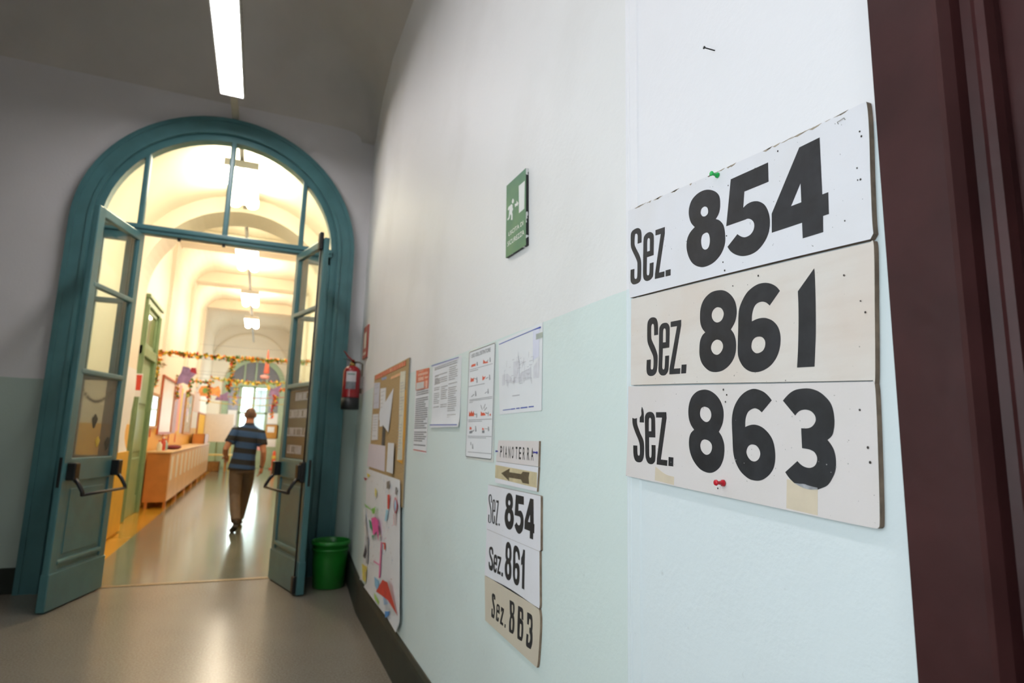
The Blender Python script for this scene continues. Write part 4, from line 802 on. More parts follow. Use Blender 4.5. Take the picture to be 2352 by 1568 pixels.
# two sheets further left
def text_rows(mb, y0, y1, z0, z1, pitch, hgt, x, ragged=.35, gaps=.12):
    z = z1
    while z > z0:
        if random.random() > gaps:
            yy = y1 - random.random() * .02 * 0; end = y0 + (y1 - y0) * (random.random() * ragged if random.random() < .4 else 0)
            while yy > end + .004:
                wl = random.uniform(.008, .026); mb.add([(x, yy, z), (x, max(end, yy - wl), z), (x, max(end, yy - wl), z - hgt), (x, yy, z - hgt)], [(0, 1, 2, 3)]); yy -= wl + .0045
        z -= pitch
t = sheet('a3', XW - .001, .0004, 'A3 timetable sheet in a clear sleeve with blue bars, curling off the wall', 'timetable_sheet', m_paper, .008)
flat('blue_bar', 'a3blue', XW - .0115, m_blue, t)
mb = MB()
for (y1, y0, z1, z0) in ((3.25, 2.83, 1.825, 1.80), (3.24, 3.13, 1.775, 1.60), (3.10, 2.985, 1.72, 1.60), (2.965, 2.82, 1.80, 1.535), (3.23, 3.0, 1.78, 1.73)): text_rows(mb, y0, y1, z0, z1, .0105, .0042, XW - .0026)
build_pieces(mb, 'text_block', M('faded_print', (.40, .37, .36), .6, .1), t)
t = sheet('red', XW - .001, .0004, 'narrow notice with a red heading block beside the cork board', 'safety_notice')
m_orange = M('orange_red_print', (.62, .085, .04), .35, .3, 25)
flat('heading', 'redhead', XW - .0022, m_orange, t); flat('red_rule', 'redbar', XW - .0022, m_red, t); flat('heading_box', 'redbox', XW - .0026, M('pale_box_print', (.62, .60, .60), .5, .05), t)
flat('heading_lettering', 'redtxt', XW - .0028, M('pale_red_print', (.75, .40, .33), .5, .15, 60), t)
mb = MB(); text_rows(mb, 3.365, 3.655, 1.385, 1.735, .0125, .0062, XW - .0025, .3, .1); build_pieces(mb, 'text_block', m_greyink, t)

# cork board and what is pinned to it
lp = R_('cork')[0]; t = thing('cork_board', (XW, *centre(lp)), 'cork pin board on the right wall above the drawings', 'pin board')
mt, nt, b = nodes('cork'); f = noise(nt, 90, 4); nt.links.new(ramp(nt, f, (.40, .25, .10), (.52, .36, .17)), b.inputs['Base Color']); b.inputs['Roughness'].default_value = .85
MB().poly([lp], YZ(XW - .0005), depth=.0105, side=1).build('panel', [mt, M('board_edge', (.30, .27, .22), .6, .1)], t)
def pinned(key, label, mt_, name='note_sheet', d=.0006, rows=None, lift=0, cat='note'):
    lp = R_(key)[0]; t = thing(name, (XW - .012, *centre(lp)), label, cat, 'papers on the cork board')
    vs = []; n_ = len(lp); ymin = min(p[0] for p in lp); ymax = max(p[0] for p in lp); zmin = min(p[1] for p in lp); zmax = max(p[1] for p in lp)
    mb = MB(); mb.poly([lp], lambda y, z, dd: (XW - .0125 - dd - abs(lift) * max(0, ((ymax - y) if lift > 0 else (y - ymin)) / (ymax - ymin)) ** 1.3, y, z), depth=d); mb.build('sheet', mt_, t)
    if rows:
        mb = MB(); text_rows(mb, ymin + (ymax - ymin) * .2, ymax - (ymax - ymin) * .15, zmin + (zmax - zmin) * .12, zmax - (zmax - zmin) * .1, rows, .005, XW - .0127 - d - .0004, .4, .25); build_pieces(mb, 'text_block', M('soft_print', (.45, .44, .46), .6, .1), t)
    return t
t = pinned('banner', 'orange-red lettered strip along the top of the cork board', m_orange, 'title_strip', cat='strip')
lp = R_('banner')[0]; mb = MB()
for k in range(13):
    a = .04 + k * .072; y = lp[0][0] * (1 - a) + lp[1][0] * a; z = lp[3][1] * (1 - a) + lp[2][1] * a
    if k in (7,): mb.poly([[(y, z + .004), (y - .05, z + .004), (y - .05, z + .030), (y, z + .030)]], YZ(XW - .0135), depth=.0002)
    else: mb.poly([[(y, z + .005), (y - .016, z + .005), (y - .012, z + .029), (y - .004, z + .029)]], YZ(XW - .0135), depth=.0002)
build_pieces(mb, 'lettering', M('pale_orange_letters', (.80, .42, .25), .5, .2, 40), t)
pinned('n1', 'grey-white sheet at the upper left edge of the cork board', M('greyish_paper', (.62, .62, .70), .6, .03), rows=.025)
pinned('n2', 'long white sheet beside the grey one on the cork board', m_paper, rows=.03)
pinned('n3', 'white sheet at the left edge of the cork board, lower', m_paper, rows=.022)
pinned('ostrip', 'orange backing strip behind the long list on the cork board', M('orange_card', (.72, .34, .03), .5, .05), 'backing_strip', .0005, cat='strip')
pinned('strip', 'long yellowed list near the right edge of the cork board', M('yellowed_paper', (.70, .68, .56), .5, .12, 14), 'paper_list', .0014, rows=.02)
pinned('bstrip', 'narrow black and white strip under the folded sheet', M('dark_grey_card', (.06, .06, .07), .5, .3, 30), 'card_strip', .0014, cat='strip')
pinned('flap', 'folded white sheet hanging loose and casting a shadow on the cork board', m_paper, 'folded_sheet', .0008, lift=-.045)
pinned('pinksheet', 'pale pink sheet at the bottom left of the cork board', M('pale_pink_paper', (.76, .68, .73), .6, .02), rows=None)
pinned('wnote', 'white printed note at the bottom of the cork board', m_paper, rows=.035, lift=.012)
pinned('blab', 'small orange label under the title strip of the cork board', M('pale_orange_card', (.80, .42, .2), .5, .1), 'label_strip', cat='strip')
pinned('bblue', 'small blue and white label at the top left of the cork board', M('blue_white_card', (.35, .42, .6), .5, .5, 60), 'label_strip', cat='strip')

# children's drawings poster
lp = R_('poster')[0]; t = thing('drawing_poster', (XW, *centre(lp)), "white poster of children's drawings and paper cut-outs below the cork board", 'poster')
MB().poly([lp], lambda y, z, d: (XW - .0215 - d - .004 * math.sin(y * 9) * math.sin(z * 7), y, z), depth=.0008).build('sheet', m_paper, t)
PC = dict(pink=(.80, .10, .38), redp=(.62, .06, .035), green=(.22, .55, .09), whites=(.82, .83, .84), green2=(.06, .33, .16), green3=(.06, .36, .18), yel=(.72, .60, .12), blue1=(.25, .50, .72), blk=(.06, .05, .07), gry=(.35, .35, .38), red2=(.72, .07, .05), lb=(.38, .66, .80), dollr=(.60, .10, .12), dollb=(.40, .62, .82), br1=(.25, .21, .17), br2=(.28, .27, .26), redc=(.5, .02, .04), yelc=(.80, .66, .05), pinkl=(.80, .18, .38), pinkl2=(.80, .25, .45), blue2=(.08, .28, .65), redl=(.66, .08, .06), green4=(.40, .62, .15), yel2=(.75, .65, .2), legs=(.75, .3, .3), legs2=(.6, .35, .3), purp=(.45, .25, .5), lb2=(.4, .55, .75))
PN = dict(pink='pink_paper', redp='red_paper_flap', green='green_cutout', whites='white_paper_strip', yel='yellow_paper', dollr='doll_drawing')
for i, (k, cc) in enumerate(PC.items()):
    x = XW - .0285 - .0004 * (i % 5); lift = .055 if k == 'redp' else (.02 if k in ('pink', 'whites', 'green') else .001)
    l = L_('d_' + k)[0]; ym = max(p[0] for p in l); yn = min(p[0] for p in l)
    mb = MB().poly([l], lambda y, z, d: (x - d - lift * max(0, ((y - yn) if k == 'redp' else (ym - y)) / (ym - yn + 1e-6)) ** 1.4, y, z), depth=.0005)
    o = mb.build(PN.get(k, 'paper_cutout'), M('paper_' + k, cc, .6, .12, 20), t)
mb = MB()
for k in range(70):                                                     # pencil strokes
    y = random.uniform(3.95, 5.0); z = random.uniform(.50, 1.12); a = random.uniform(0, PI); r = random.uniform(.01, .06); w_ = .0025
    p, q = (y, z), (y + r * math.cos(a), z + r * math.sin(a)); nx_, nz_ = -math.sin(a) * w_, math.cos(a) * w_
    mb.add([(XW - .0275, p[0] + nx_, p[1] + nz_), (XW - .0275, q[0] + nx_, q[1] + nz_), (XW - .0275, q[0] - nx_, q[1] - nz_), (XW - .0275, p[0] - nx_, p[1] - nz_)], [(0, 1, 2, 3)], random.randint(0, 3))
build_pieces(mb, 'pencil_stroke', [M('pencil_grey', (.45, .45, .5), .7), M('pencil_pink', (.75, .45, .55), .7), M('pencil_blue', (.45, .55, .7), .7), M('pencil_brown', (.5, .42, .35), .7)], t)

# fire point in the corner
xs = wallx(6.03)
t = thing('extinguisher_sign', (xs, 6.03, 2.35), 'small red sign on the right wall above the fire extinguisher', 'sign')
MB().bbox(xs - .022, xs - .001, 5.90, 6.16, 2.19, 2.515, .002).build('panel', M('sign_red', (.36, .06, .045), .4, .15, 25), t)
MB().box(xs - .0232, xs - .0222, 5.965, 6.10, 2.29, 2.45).box(xs - .0232, xs - .0222, 5.95, 6.11, 2.225, 2.25).build('white_symbol', M('sign_white', (.66, .58, .50), .5, .1), t)
t = thing('fire_extinguisher', (.815, 6.17, 1.69), 'red fire extinguisher with a white label hanging in the corner right of the door', 'fire extinguisher')
ex, ey = .812, 6.17; m_exr = M('extinguisher_red', (.34, .008, .014), .22, .06, 5, coat=.4)
MB().lathe([(.001, 1.80), (.086, 1.80), (.087, 1.81), (.087, 2.045), (.084, 2.075), (.070, 2.10), (.045, 2.118), (.026, 2.125), (.001, 2.127)], (ex, ey), 36).build('cylinder', m_exr, t)
MB().lathe([(.001, 1.685), (.082, 1.685), (.0885, 1.69), (.0885, 1.803), (.001, 1.803)], (ex, ey), 36).build('base_ring', m_black, t)
MB().lathe([(.020, 2.12), (.030, 2.125), (.030, 2.145), (.022, 2.15), (.020, 2.185), (.001, 2.187)], (ex, ey), 20).build('valve', M('brass', (.38, .24, .07), .35, .1, 20, metal=.8), t)
mb = MB(); mb.tube([(ex + .01, ey - .02, 2.165), (ex - .05, ey - .035, 2.205), (ex - .085, ey - .045, 2.25), (ex - .10, ey - .05, 2.262)], [.016, .015, .011, .009], 10, ell=.5); mb.build('lever', m_exr, t)
mb = MB(); mb.tube([(ex + .03, ey - .02, 2.15), (ex - .05, ey - .035, 2.178), (ex - .10, ey - .04, 2.182)], [.010, .008, .006], 8, ell=.5); mb.build('carry_handle', m_black, t)
mb = MB(); mb.tube([(ex + .015, ey - .01, 2.165), (ex + .06, ey - .03, 2.16), (ex + .095, ey - .02, 2.145), (ex + .098, ey - .01, 2.0), (ex + .095, ey, 1.85)], .009, 8); mb.build('hose', M('hose_dark', (.16, .13, .09), .6), t)
MB().box(ex + .08, wallx(6.17) - .0005, ey - .02, ey + .02, 1.90, 2.02).build('wall_bracket', m_grey, t)
def wrap(mb, z0, z1, a0, a1, r, mi=0, n=12):
    A = [math.radians(a0 + (a1 - a0) * i / n) for i in range(n + 1)]
    mb.add([(ex + r * math.cos(a), ey + r * math.sin(a), z) for z in (z0, z1) for a in A], [(i, i + 1, n + 2 + i, n + 1 + i) for i in range(n)], mi, True)
mb = MB(); wrap(mb, 1.885, 2.06, 226, 291, .0884); wrap(mb, 1.885, 1.958, 226, 291, .0888, 1)
for k in range(8): wrap(mb, 2.025, 2.041, 235 + k * 6.2, 239 + k * 6.2, .0889, 2, 2)
mb.build('label', [M('label_white', (.68, .64, .66), .4, .04), M('label_grey', (.20, .20, .22), .4, .25, 60), M('label_green', (.06, .20, .15), .4, .2)], t)
# bucket
t = thing('bucket', (.735, 6.25, 0), 'bright green plastic bucket on the floor beside the right door leaf', 'bucket')
m_buck = M('green_bucket_plastic', (.015, .20, .022), .3, .08, 6)
bx_, by_ = .735, 6.25
MB().lathe([(.001, .002), (.140, .002), (.146, .008), (.158, .25), (.166, .395), (.180, .397), (.182, .405), (.180, .43), (.173, .434), (.168, .428), (.160, .39), (.150, .2), (.138, .014), (.001, .012)], (bx_, by_), 48).build('tub', m_buck, t)
MB().lathe([(.163, .345), (.171, .345), (.172, .352), (.171, .362), (.164, .362)], (bx_, by_), 48, cap=False).build('reinforcing_rim', m_buck, t)
# ------------------------------------------------------------------ corridor furnishings
XL = -1.93
# yellow painted pier with a white paper hanging
tag(MB().bbox(-1.73, -1.70, 9.45, 10.22, 0.02, 1.12, .004).build('yellow_panel', M('yellow_panel_paint', (.60, .34, .015), .6, .08, 4)), 'plain yellow panel on the pier just past the left door leaf', 'panel')
t = thing('wall_chart', (-1.70, 9.8, 1.6), 'large white paper hanging on the pier just past the left door leaf', 'chart')
mb = MB(); vs = []
for j in range(13):
    for i in range(9):
        a = i / 8; b_ = j / 12; vs.append((-1.722 + .016 * math.sin(6 * b_) * (.3 + a) + .02 * (1 - a) * b_, 9.48 + .68 * a - .05 * math.sin(b_ * 5) * a, 2.28 - 1.18 * b_))
fs = [(j * 9 + i, j * 9 + i + 1, (j + 1) * 9 + i + 1, (j + 1) * 9 + i) for j in range(12) for i in range(8)]
mb.add(vs, fs, 0, True); mb.add([(v[0] + .001, v[1], v[2]) for v in vs], fs, 0, True); mb.build('sheet', m_paper, t)
# green door in the left wall
t = struct(thing('door_3', (XL, 11.85, 0), 'pale green door with a fanlight in the left corridor wall', 'door'))
mb = MB()
for y in (11.15, 12.45): mb.bbox(XL, XL + .09, y, y + .12, 0, 3.45, .01).bbox(XL, XL + .11, y + .03, y + .09, 0, 3.45, .01)
mb.bbox(XL, XL + .09, 11.15, 12.57, 3.45, 3.60, .01).bbox(XL, XL + .10, 11.15, 12.57, 2.62, 2.78, .01).bbox(XL, XL + .12, 11.10, 12.62, 3.56, 3.62, .01); mb.build('casing', m_green, t)
mb = MB().box(XL + .005, XL + .03, 11.26, 12.46, .02, 2.63)
for z0, z1 in ((.15, .95), (1.05, 1.75), (1.85, 2.5)): mb.bbox(XL + .02, XL + .045, 11.38, 12.34, z0, z1, .01)
mb.bbox(XL + .02, XL + .05, 11.26, 12.46, 0, .30, .006)
mb.build('door_leaf', m_green, t)
mb = MB().box(XL + .01, XL + .03, 11.27, 12.45, 2.78, 3.45); mb.build('fanlight_pane', M('dark_green_glass', (.20, .22, .09), .1, .1), t)
mb = MB().bbox(XL + .02, XL + .05, 11.27, 12.45, 2.78, 2.86, .006).bbox(XL + .02, XL + .05, 11.27, 12.45, 3.38, 3.45, .006).bbox(XL + .02, XL + .05, 12.36, 12.45, 2.78, 3.45, .006); mb.build('fanlight_frame', m_green, t)
t = thing('fire_sign', (-1.87, 10.9, 2.1), 'small red and white sign projecting from the wall by the green corridor door', 'sign')
MB().bbox(-1.86, -1.755, 10.90, 10.912, 1.93, 2.29, .002).box(-1.93, -1.86, 10.90, 10.912, 2.05, 2.2).build('panel', m_paper, t); MB().box(-1.845, -1.765, 10.897, 10.90, 2.03, 2.27).build('red_symbol', m_red, t)

# cabinets, a row of six, under one long worktop
def cabinet(y0):
    t = thing('cabinet', (-1.67, y0 + .775, 0), 'orange beech cabinet standing in the row along the left corridor wall', 'cabinet', 'row of beech cabinets')
    mb = MB().bbox(-1.86, -1.485, y0, y0 + 1.545, .115, 1.0, .004); mb.build('body', m_beech, t)
    for k in range(2):
        d = MB().bbox(-1.485, -1.466, y0 + .012 + k * .77, y0 + .762 + k * .77, .13, .985, .003).build('door', m_beechd, t)
        MB().bbox(-1.466, -1.458, y0 + .08 + k * .77, y0 + .32 + k * .77, .50, .94, .002).build('name_panel', m_whitep, d)
    for x in (-1.83, -1.53):
        for y in (y0 + .04, y0 + 1.44): MB().bbox(x, x + .05, y, y + .06, 0, .118, .003).build('foot', m_beech, t)
    return t
def copy_tree(o, parent=None):
    c_ = o.copy(); COL.objects.link(c_)
    if parent: c_.parent = parent
    for ch in list(o.children): copy_tree(ch, c_)
    return c_
proto = cabinet(12.95)
labs = ['beech cabinet nearest to the green corridor door, its plain side towards the hall', 'second beech cabinet from the green corridor door', 'third beech cabinet from the green corridor door', 'fourth beech cabinet from the green corridor door', 'fifth beech cabinet from the green corridor door', 'farthest beech cabinet of the corridor row']
proto['label'] = labs[0]
for i in range(1, 6):
    c_ = copy_tree(proto); c_.location.y += 1.556 * i; c_['label'] = labs[i]
tag(MB().bbox(-1.875, -1.455, 12.93, 22.30, 1.002, 1.03, .004).build('worktop', m_top), 'long pale worktop over the row of beech cabinets', 'worktop')
# things standing on the worktop
t = thing('cushion', (-1.64, 14.5, 1.03), 'dark red cushion lying on the long worktop', 'cushion')
mb = MB(); mb.ball((-1.64, 14.6, 1.075), .15, .42, .045, 0, 20, 10); mb.build('cover', M('dark_red_fabric', (.16, .010, .018), .8, .2, 30, bmp=.2), t)
for i, (y, cc, h_, nm, lb) in enumerate(((13.25, (.75, .75, .62), .20, 'bottle', 'white bottle on the near end of the long worktop'), (13.7, (.55, .07, .04), .26, 'bottle', 'red bottle beside the white one on the worktop'), (14.0, (.30, .52, .55), .22, 'bottle', 'pale blue bottle in front of the cushion on the worktop'))):
    t = thing(nm, (-1.72, y, 1.03), lb, 'bottle', 'bottles on the worktop')
    MB().lathe([(.001, 1.03), (.045, 1.03), (.047, 1.04), (.047, 1.03 + h_ * .6), (.02, 1.03 + h_ * .78), (.018, 1.03 + h_ * .9), (.001, 1.03 + h_ * .9)], (-1.72, y), 16).build('body', M('bottle_%d' % i, cc, .3), t)
    MB().lathe([(.022, 1.03 + h_ * .88), (.022, 1.03 + h_), (.001, 1.03 + h_)], (-1.72, y), 12).build('cap', m_red if i != 1 else m_whitep, t)
t = thing('wooden_box', (-1.68, 21.4, 1.03), 'brown wooden box at the far end of the worktop', 'box')
mb = MB().box(-1.85, -1.5, 20.6, 20.63, 1.03, 1.32).box(-1.85, -1.5, 22.0, 22.03, 1.03, 1.32).box(-1.85, -1.83, 20.6, 22.03, 1.03, 1.32).box(-1.52, -1.5, 20.6, 22.03, 1.03, 1.32).box(-1.84, -1.51, 20.62, 22.02, 1.03, 1.05); mb.build('case', m_beech, t)
# pictures and boards on the left wall
def framed(name, y0, y1, z0, z1, label, fm, mats, content, x=XL):
    t = thing(name, (x, (y0 + y1) / 2, (z0 + z1) / 2), label, 'board' if 'board' in name else 'picture')
    MB().poly([[(y0, z0), (y1, z0), (y1, z1), (y0, z1)], [(y0 + .05, z0 + .05), (y1 - .05, z0 + .05), (y1 - .05, z1 - .05), (y0 + .05, z1 - .05)]], YZ(x + .001, 1), depth=.04).build('frame', fm, t)
    o = MB().box(x + .001, x + .022, y0 + .045, y1 - .045, z0 + .045, z1 - .045).build('panel', mats, t)
    if content:
        for k in range(content[0]):
            w_ = random.uniform(.1, .5); h_ = random.uniform(.06, .3); y = random.uniform(y0 + .1, y1 - .1 - w_); z = random.uniform(z0 + .08, z1 - .08 - h_)
            mb = MB().box(x + .0225, x + .024 + k * .0003, y, y + w_, z, z + h_); mb.build('pinned_card', content[1][k % len(content[1])], t)
    return t
m_rf = M('red_brown_frame', (.42, .09, .03), .4, .1); m_wb = M('white_board', (.76, .70, .66), .35, .03); m_of = M('orange_wood_frame', (.50, .24, .07), .5, .1)
m_lil = M('lilac_paper', (.52, .42, .58), .6, .15, 6); m_pk = M('pink_paper', (.80, .38, .38), .6, .1); m_yl = M('yellow_paper', (.80, .58, .12), .6, .1); m_tq = M('blue_green_paper', (.25, .42, .45), .6, .2); m_gb = M('grey_beige_collage', (.46, .40, .30), .6, .4, 18)
framed('mirror', 12.75, 13.95, 1.45, 2.12, 'framed mirror on the wall above the near cabinets', m_of, M('mirror_glass', (.62, .60, .52), .08, .05, metal=.85), None)
framed('whiteboard', 14.15, 16.1, 1.33, 2.55, 'large white board in a red-brown frame above the cabinets', m_rf, m_wb, None)
framed('collage_picture', 18.6, 20.4, 1.33, 2.48, 'framed collage picture between the lilac posters and the far cabinets', m_of, m_gb, (9, [m_gb, m_lil, m_wb, m_tq, m_yl]))
for y0, y1, z0, z1, mt_, lb in ((16.5, 17.1, 1.35, 2.45, m_lil, 'lilac paper strip nearest the white board in the corridor'), (17.1, 17.6, 1.40, 2.55, m_pk, 'pink paper strip between lilac ones on the corridor wall'), (17.6, 17.95, 1.30, 2.50, m_yl, 'yellow paper strip on the corridor wall'), (17.95, 18.5, 1.35, 2.40, m_lil, 'lilac paper strip nearest the framed collage')):
    tag(MB().bbox(XL + .001, XL + .007, y0, y1, z0, z1, .001).build('paper_strip', mt_), lb, 'paper', 'hanging paper strips on the corridor wall')
tag(MB().bbox(XL + .001, XL + .012, 20.8, 22.9, 2.0, 2.62, .002).build('poster', M('pale_pink_poster', (.80, .58, .46), .6, .06)), 'pale pink poster high on the far corridor wall', 'poster')
framed('pin_board', 22.6, 25.4, .98, 2.03, 'yellow pin board with a brown frame at the far end of the left wall', m_rf, M('yellow_felt', (.80, .42, .03), .7, .06), None)
for i, (y, z, h_) in enumerate(((13.0, 1.18, .28), (13.35, 1.28, .18), (15.1, 1.10, .30), (16.0, 1.05, .30), (17.2, 1.12, .24))):
    mb = MB(); mb.loft([[(XL + .012 + r * math.cos(a * PI / 4), y + r * math.sin(a * PI / 4), zz) for a in range(8)] for r, zz in ((.004, z + h_), (.010, z + h_ * .6), (.010, z + .02), (.004, z))])
    tag(mb.build('red_tassel', m_red), ['red tassel under the near end of the mirror', 'shorter red tassel under the mirror', 'red tassel under the white board behind the cushion', 'red tassel under the far end of the white board', 'red tassel under the paper strips'][i], 'tassel', 'red tassels over the worktop')

# far door, glazed, daylight behind
t = struct(thing('door_4', (EX, 26.4, 0), 'pale green glazed arched door at the far end of the corridor', 'door'))
def rp(r0, r1, zb=0): return [[(EX - r1, zb)] + [(EX - r1, EZ)] + arc(EX, EZ, r1, 180, 0)[1:-1] + [(EX + r1, EZ), (EX + r1, zb), (EX + r0, zb), (EX + r0, EZ)] + arc(EX, EZ, r0, 0, 180)[1:-1] + [(EX - r0, EZ), (EX - r0, zb)]]
m_pg = M('pale_mint_woodwork', (.35, .46, .32), .4, .06, 6)
MB().poly(rp(.96, 1.15), XZ(26.34), depth=.08).build('door_frame', m_pg, t)
mb = MB().bbox(EX - 1.0, EX + 1.0, 26.36, 26.46, 3.22, 3.36, .01)
for x in (EX - .42, EX, EX + .42): mb.bbox(x - .03, x + .03, 26.36, 26.44, 3.3, EZ + math.sqrt(1 - (x - EX) ** 2) * .99, .008)
mb.build('fanlight_frame', m_pg, t)
m_gf = glass('frosted_grey_pane', film=.96, filmcol=(.26, .245, .245)); m_cf = glass('curtained_pane', film=.5, filmcol=(.12, .12, .13))
MB().poly([[(EX - .97, 3.3)] + arc(EX, EZ, .97, 177, 3) + [(EX + .97, 3.3)]], XZ(26.40), depth=.004).build('fanlight_pane', m_gf, t)
for x0, x1, pm, lb in ((EX - .98, EX - .50, m_gf, 'side'), (EX - .50, EX, m_glass, 'mid'), (EX, EX + .50, m_glass, 'mid'), (EX + .50, EX + .98, m_gf, 'side')):
    mb = MB().bbox(x0, x0 + .055, 26.37, 26.43, 0, 3.24, .006).bbox(x1 - .055, x1, 26.37, 26.43, 0, 3.24, .006).box(x0, x1, 26.385, 26.415, 0, .98)
    for z in (.0, .92, 1.30 if lb == 'mid' else 1.12, 2.12, 3.16): mb.bbox(x0, x1, 26.37, 26.43, z, z + .075, .006)
    if lb == 'mid':
        for z in (2.45, 2.75): mb.bbox(x0, x1, 26.38, 26.42, z, z + .03, .004)
        mb.bbox((x0 + x1) / 2 - .012, (x0 + x1) / 2 + .012, 26.385, 26.415, 2.15, 3.2, .004)
    lf = mb.build('door_leaf', m_pg, t)
    MB().box(x0 + .04, x1 - .04, 26.398, 26.402, .98, 3.2).build('glass_pane', pm, lf)
MB().box(EX + .06, EX + .44, 26.45, 26.456, 1.35, 3.1).build('curtain', m_cf, t)
# papers on the far door, left to right
for x0, x1, z0, z1, mt_, lb, y in ((EX - .90, EX - .58, 1.65, 2.25, m_paper, 'white sheet on the left pane of the far door', 26.36), (EX + .56, EX + .99, 1.75, 2.18, m_paper, 'white sheet at the top of the right pane of the far door', 26.36), (EX + .55, EX + 1.0, .84, 1.15, m_paper, 'white sheet low on the right pane of the far door', 26.36)):
    tag(MB().bbox(x0, x1, y - .012, y - .004, z0, z1, .001).build('paper_sheet', mt_), lb, 'paper', 'sheets on the far door')
t = thing('cork_notice', (EX + .78, 26.35, 1.4), 'small brown cork notice with a white card on the far door', 'notice')
MB().bbox(EX + .54, EX + 1.02, 26.34, 26.358, 1.17, 1.72, .002).build('panel', M('far_cork', (.52, .26, .06), .8, .1), t); MB().box(EX + .60, EX + .86, 26.336, 26.34, 1.42, 1.64).build('card', m_paper, t)
for x, z, mt_, lb in ((EX + .25, 1.30, m_yl, 'yellow cut-out on the far door behind the walking man'), (EX + .40, 1.05, m_tq, 'blue cut-out on the far door behind the walking man'), (EX + .38, .80, m_pk, 'pink cut-out on the far door behind the walking man'), (EX - .30, 1.28, m_red, 'red cut-out on the far door left of the walking man')):
    mb = MB().poly([[(x + (.15 + .03 * math.sin(3 * a)) * math.cos(a), z + .12 * math.sin(a)) for a in [k * PI / 8 for k in range(16)]]], XZ(26.362, -1), depth=.004); tag(mb.build('paper_cutout', mt_), lb, 'decoration', 'paper cut-outs on the far door')
# white panel on feet, and low table in front of the far wall
t = thing('display_screen', (-1.38, 24.9, 0), 'white free-standing screen near the far end, left of the man', 'screen')
MB().bbox(-1.86, -.90, 24.88, 24.92, 1.02, 2.05, .004).build('panel', m_wb, t)
for x in (-1.84, -.95):
    MB().bbox(x, x + .035, 24.885, 24.915, .04, 1.05, .004).build('post', m_yl, t); MB().bbox(x - .01, x + .045, 24.65, 25.15, 0, .045, .004).build('foot', m_yl, t)
t = thing('low_table', (-1.4, 24.3, 0), 'low yellow wooden table in front of the white screen', 'table')
MB().bbox(-1.75, -.70, 23.9, 24.55, .56, .60, .006).build('table_top', M('yellow_laminate', (.72, .56, .22), .4, .05), t)
for x in (-1.73, -1.05, -.77):
    for y in (23.93, 24.48): MB().bbox(x, x + .06, y, y + .05, 0, .56, .004).build('leg', m_of, t)
t = thing('wicker_basket', (-1.42, 24.2, 0), 'brown basket under the low yellow table', 'basket')
MB().box(-1.62, -1.20, 24.02, 24.04, 0, .34).box(-1.62, -1.20, 24.40, 24.42, 0, .34).box(-1.62, -1.60, 24.02, 24.42, 0, .34).box(-1.22, -1.20, 24.02, 24.42, 0, .34).box(-1.62, -1.2, 24.02, 24.42, .005, .02).build('body', M('wicker', (.28, .15, .05), .8, .3, 30), t)
t = thing('toy_tower', (.62, 25.6, 0), 'orange-red toy tower on the floor at the far right of the corridor', 'toy')
MB().lathe([(.16, 0), (.16, .05), (.07, .06), (.07, .28), (.09, .30), (.07, .34), (.06, .62), (.04, .70), (.001, .71)], (.62, 25.6), 16).build('body', M('orange_red_plastic', (.72, .09, .03), .4, .15, 12), t)
MB().lathe([(.075, .40), (.078, .42), (.078, .50), (.075, .52)], (.62, 25.6), 16, cap=False).build('band', m_yl, t)

# ------------------------------------------------------------------ garlands and hanging paper
GM = [M('garland_orange', (.88, .33, .03), .5, .15), M('garland_yellow', (.90, .62, .06), .5, .15), M('garland_green', (.10, .24, .04), .5, .25), M('garland_red', (.66, .05, .03), .5, .2), M('garland_light_green', (.32, .48, .14), .5, .2)]
def garland(pts, label, step=.030, size=.095, mix=(0, 0, 1, 1, 2, 2, 3), tails=()):
    mb = MB()
    def run(P):
        for a, b_ in zip(P, P[1:]):
            a, b_ = Vector(a), Vector(b_); n_ = max(1, int((b_ - a).length / step))
            for k in range(n_):
                c_ = a.lerp(b_, (k + random.random()) / n_)
                for q in range(4):
                    d = Vector((random.gauss(0, 1), random.gauss(0, 1), random.gauss(0, 1))).normalized(); e = d.cross(Vector((random.gauss(0, 1), random.gauss(0, 1), random.gauss(0, 1)))).normalized()
                    s_ = size * random.uniform(.6, 1.15); o_ = c_ + d * s_ * .15
                    nn = d.cross(e) * s_ * .16
                    cl = lambda p: (min(max(p.x, -1.925), 1.02), p.y, p.z)
                    mb.add([cl(p) for p in (o_ - d * s_ * .2, o_ + e * s_ * .32 + d * s_ * .25 + nn, o_ + d * s_ * .75, o_ - e * s_ * .32 + d * s_ * .25 + nn)], [(0, 1, 2, 3)], random.choice(mix))
        mb.tube(P, .005, 5, 2)
    run(pts)
    for tl in tails: run(tl)
    t = thing('garland', pts[len(pts) // 2], label, 'garland', 'garlands across the corridor')
    mb.build('leaf_chain', GM, t); return t
def sag(x0, x1, y, z0, z1, s, n=14): return [(x0 + (x1 - x0) * k / n, y, z0 + (z1 - z0) * k / n - s * 4 * (k / n) * (1 - k / n)) for k in range(n + 1)]
def tail(x, y, z, l, dx=0, n=4): return [(x + dx * math.sin(k), y + .01 * k, z - l * k / n) for k in range(n + 1)]
garland(sag(-1.92, 1.02, 12.75, 2.86, 2.86, .03), 'orange and green leaf garland strung right across the corridor, nearest of all', tails=[tail(-1.84, 12.7, 2.84, .66, .02), tail(-.60, 12.76, 2.83, .62, .02)])
garland(sag(-1.925, -1.15, 16.25, 2.72, 2.62, .06), 'shorter leaf garland in front of the white board, with three hanging ends', mix=(0, 1, 2, 2, 3, 4), tails=[tail(-1.88, 16.23, 2.66, .52), tail(-1.20, 16.25, 2.61, .52), tail(-1.62, 16.27, 2.58, .36)])
